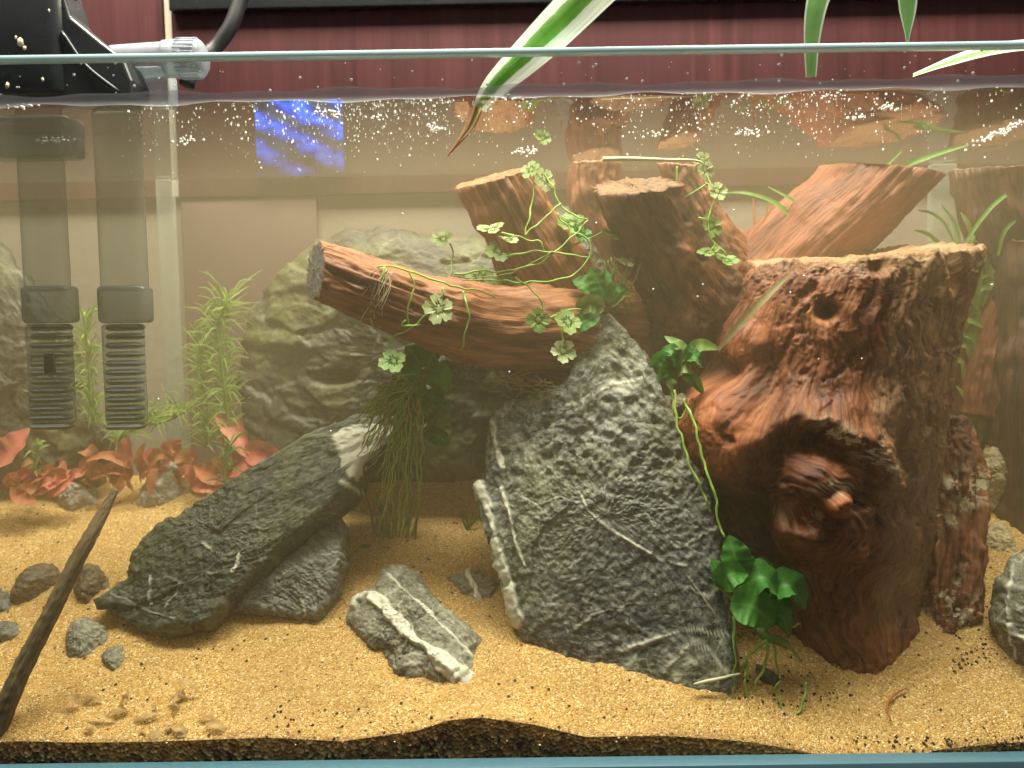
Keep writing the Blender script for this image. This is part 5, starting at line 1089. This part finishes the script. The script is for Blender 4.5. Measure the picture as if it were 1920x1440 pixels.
for (x0, x1, xs0, xs1, xt0, xt1, ytop) in ((37, 104, 34, 127, 48, 126, 214), (182, 254, 178, 270, 191, 263, 205)):
    Yt = 0.062
    it = bx('intake_tube', x0, ytop, x1, 545, Yt, Yt + 0.011, MAT['smoke'], bev=0.005)
    it['_b'] = ft['_b']
    bx('sleeve', xs0, 534, xs1, 606, Yt - 0.002, Yt + 0.013, MAT['smoke_dark'], it, bev=0.005)
    for k in range(11):
        yy = 607 + k * 17
        bx('strainer_ring', xt0 + 1, yy, xt1 - 1, yy + 13.5, Yt + 0.0006, Yt + 0.0114, MAT['smoke_dark'], it, bev=0.0045)
    bx('strainer_core', xt0 + 2.5, 606, xt1 - 2.5, 796, Yt + 0.0012, Yt + 0.0108, MAT['smoke'], it, bev=0.004)
    bx('strainer_cap', xt0, 794, xt1, 808, Yt, Yt + 0.012, MAT['smoke_dark'], it, bev=0.0045)
bx('suction_slot', 82, 662, 100, 700, 0.0585, 0.0605, MAT['black_cable'], bev=0.0008)
tube('power_cable', [(500, -320, .14), (492, -180, .13), (470, -60, .12), (448, 8, .115), (432, 50, .112), (405, 88, .11), (382, 106, .105), (360, 130, .10), (350, 160, .098)], 0.0048, MAT['black_cable'], None, n=40, sides=14, label='thick black cable curving down behind the clear outlet knob', cat='cable')

# ------------------------------------------------------------------ bubbles, grains
r = np.random.RandomState(3); pts = []; sz = []
def onwater(px, py, dz=-0.0004):
    d_ = ray(px, py); t_ = (ZW + dz - CAM[2]) / d_[2]; p = CAM + d_ * t_; return p
while len(pts) < 1300:
    x = r.uniform(230, 1915); dens = 0.35 + 0.65 * math.exp(-((x - 600) / 260) ** 2) + 0.6 * math.exp(-((x - 1400) / 330) ** 2)
    if r.rand() > dens: continue
    if fbm(np.array([[x * .012, r.rand() * .6, 0.0]]), 3)[0] < r.uniform(-.5, .25): continue
    y = 186 - (x - 400) * 0.018 + abs(r.normal()) * 58 + 4
    p = onwater(x, y)
    if 0.001 < p[1] < YB - 0.01: pts.append(p); sz.append(r.choice([0.00022, 0.00032, 0.00048, 0.00075], p=[.36, .34, .22, .08]))
for (cx, cy_, wd, n_) in ((622, 213, 22, 26), (820, 240, 18, 22), (960, 182, 20, 12), (1405, 250, 30, 30), (1605, 220, 18, 18), (1665, 203, 22, 22), (990, 283, 34, 30), (100, 262, 40, 30), (30, 196, 50, 50), (350, 262, 22, 20), (385, 182, 24, 20), (500, 176, 40, 20), (1880, 150, 30, 24), (1870, 250, 60, 90), (1225, 250, 60, 20), (1100, 165, 120, 30), (1500, 152, 160, 40)):
    for k in range(n_):
        x = cx + r.normal() * wd * .5; y = cy_ + r.normal() * 4 - ((x - cx) * 0.45 if cx == 1870 else 0); p = onwater(x, y)
        if 0.0005 < p[1] < YB: pts.append(p); sz.append(r.uniform(.0004, .0011))
specks('bubbles', pts, sz, MAT['bubble'], 'tiny white air bubbles and foam scattered under the water surface', 'bubbles', 0.8, 0.1, 4)
pts = []; sz = []
for k in range(90):
    x = r.uniform(0, 1920); y = 112 - x * 0.014 + r.rand() ** 1.3 * 68; p = at(x, y, 0.0); p[1] = -0.0004; pts.append(p); sz.append(r.choice([.0003, .0005, .0008]))
specks('droplets', pts, sz, MAT['bubble'], 'small water droplets on the inside of the glass above the waterline', 'droplets', 1.0, 0.1, 5)
pts = []; sz = []
for (x, y, s_) in ((1308, 556, 2), (1318, 533, 2), (1225, 542, 2), (1118, 418, 2), (955, 697, 2), (1507, 517, 2), (1482, 548, 2), (297, 748, 2), (755, 401, 2), (620, 808, 2), (1535, 673, 1.6), (1616, 672, 1.6), (1860, 534, 2.5), (1376, 394, 2)):
    pts.append(at(x, y, 0.02)); sz.append(s_ * ps(.02))
specks('suspended_specks', pts, sz, MAT['bubble'], 'tiny pale specks drifting in the water', 'specks', 1.0, 0.1, 6)
def scatter(n_, boxes, smin, smax, seed):
    q = np.random.RandomState(seed); P_ = []; S_ = []
    for k in range(n_):
        x0, x1, y0, y1 = boxes[q.randint(len(boxes))]; p = ground(q.uniform(x0, x1), q.uniform(y0, y1)); s_ = q.uniform(smin, smax) * q.uniform(.6, 1); p = p.copy(); p[2] += s_ * .35; P_.append(p); S_.append(s_)
    return P_, S_
P_, S_ = scatter(420, [(0, 1920, 1100, 1400), (500, 1000, 1330, 1400), (1380, 1600, 1240, 1330), (1780, 1880, 1120, 1260), (500, 1000, 1000, 1200), (1600, 1920, 1380, 1410)], .0004, .0011, 8)
specks('dark_grains', P_, S_, MAT['grain_dark'], 'dark gravel grains scattered over the sand', 'gravel', .8, .6, 9)
P_, S_ = scatter(320, [(0, 1920, 1180, 1400), (0, 1920, 950, 1400)], .0004, .0009, 10)
specks('pale_grains', P_, S_, MAT['grain_pale'], 'pale coarse sand grains lying loose on the bed', 'gravel', .8, .6, 11)
P_, S_ = scatter(120, [(0, 1920, 1050, 1400)], .0004, .0009, 12)
specks('red_grains', P_, S_, MAT['grain_red'], 'rust red gravel grains scattered over the sand', 'gravel', .8, .6, 13)

for o in bpy.data.objects:
    if '_b' in o: del o['_b']
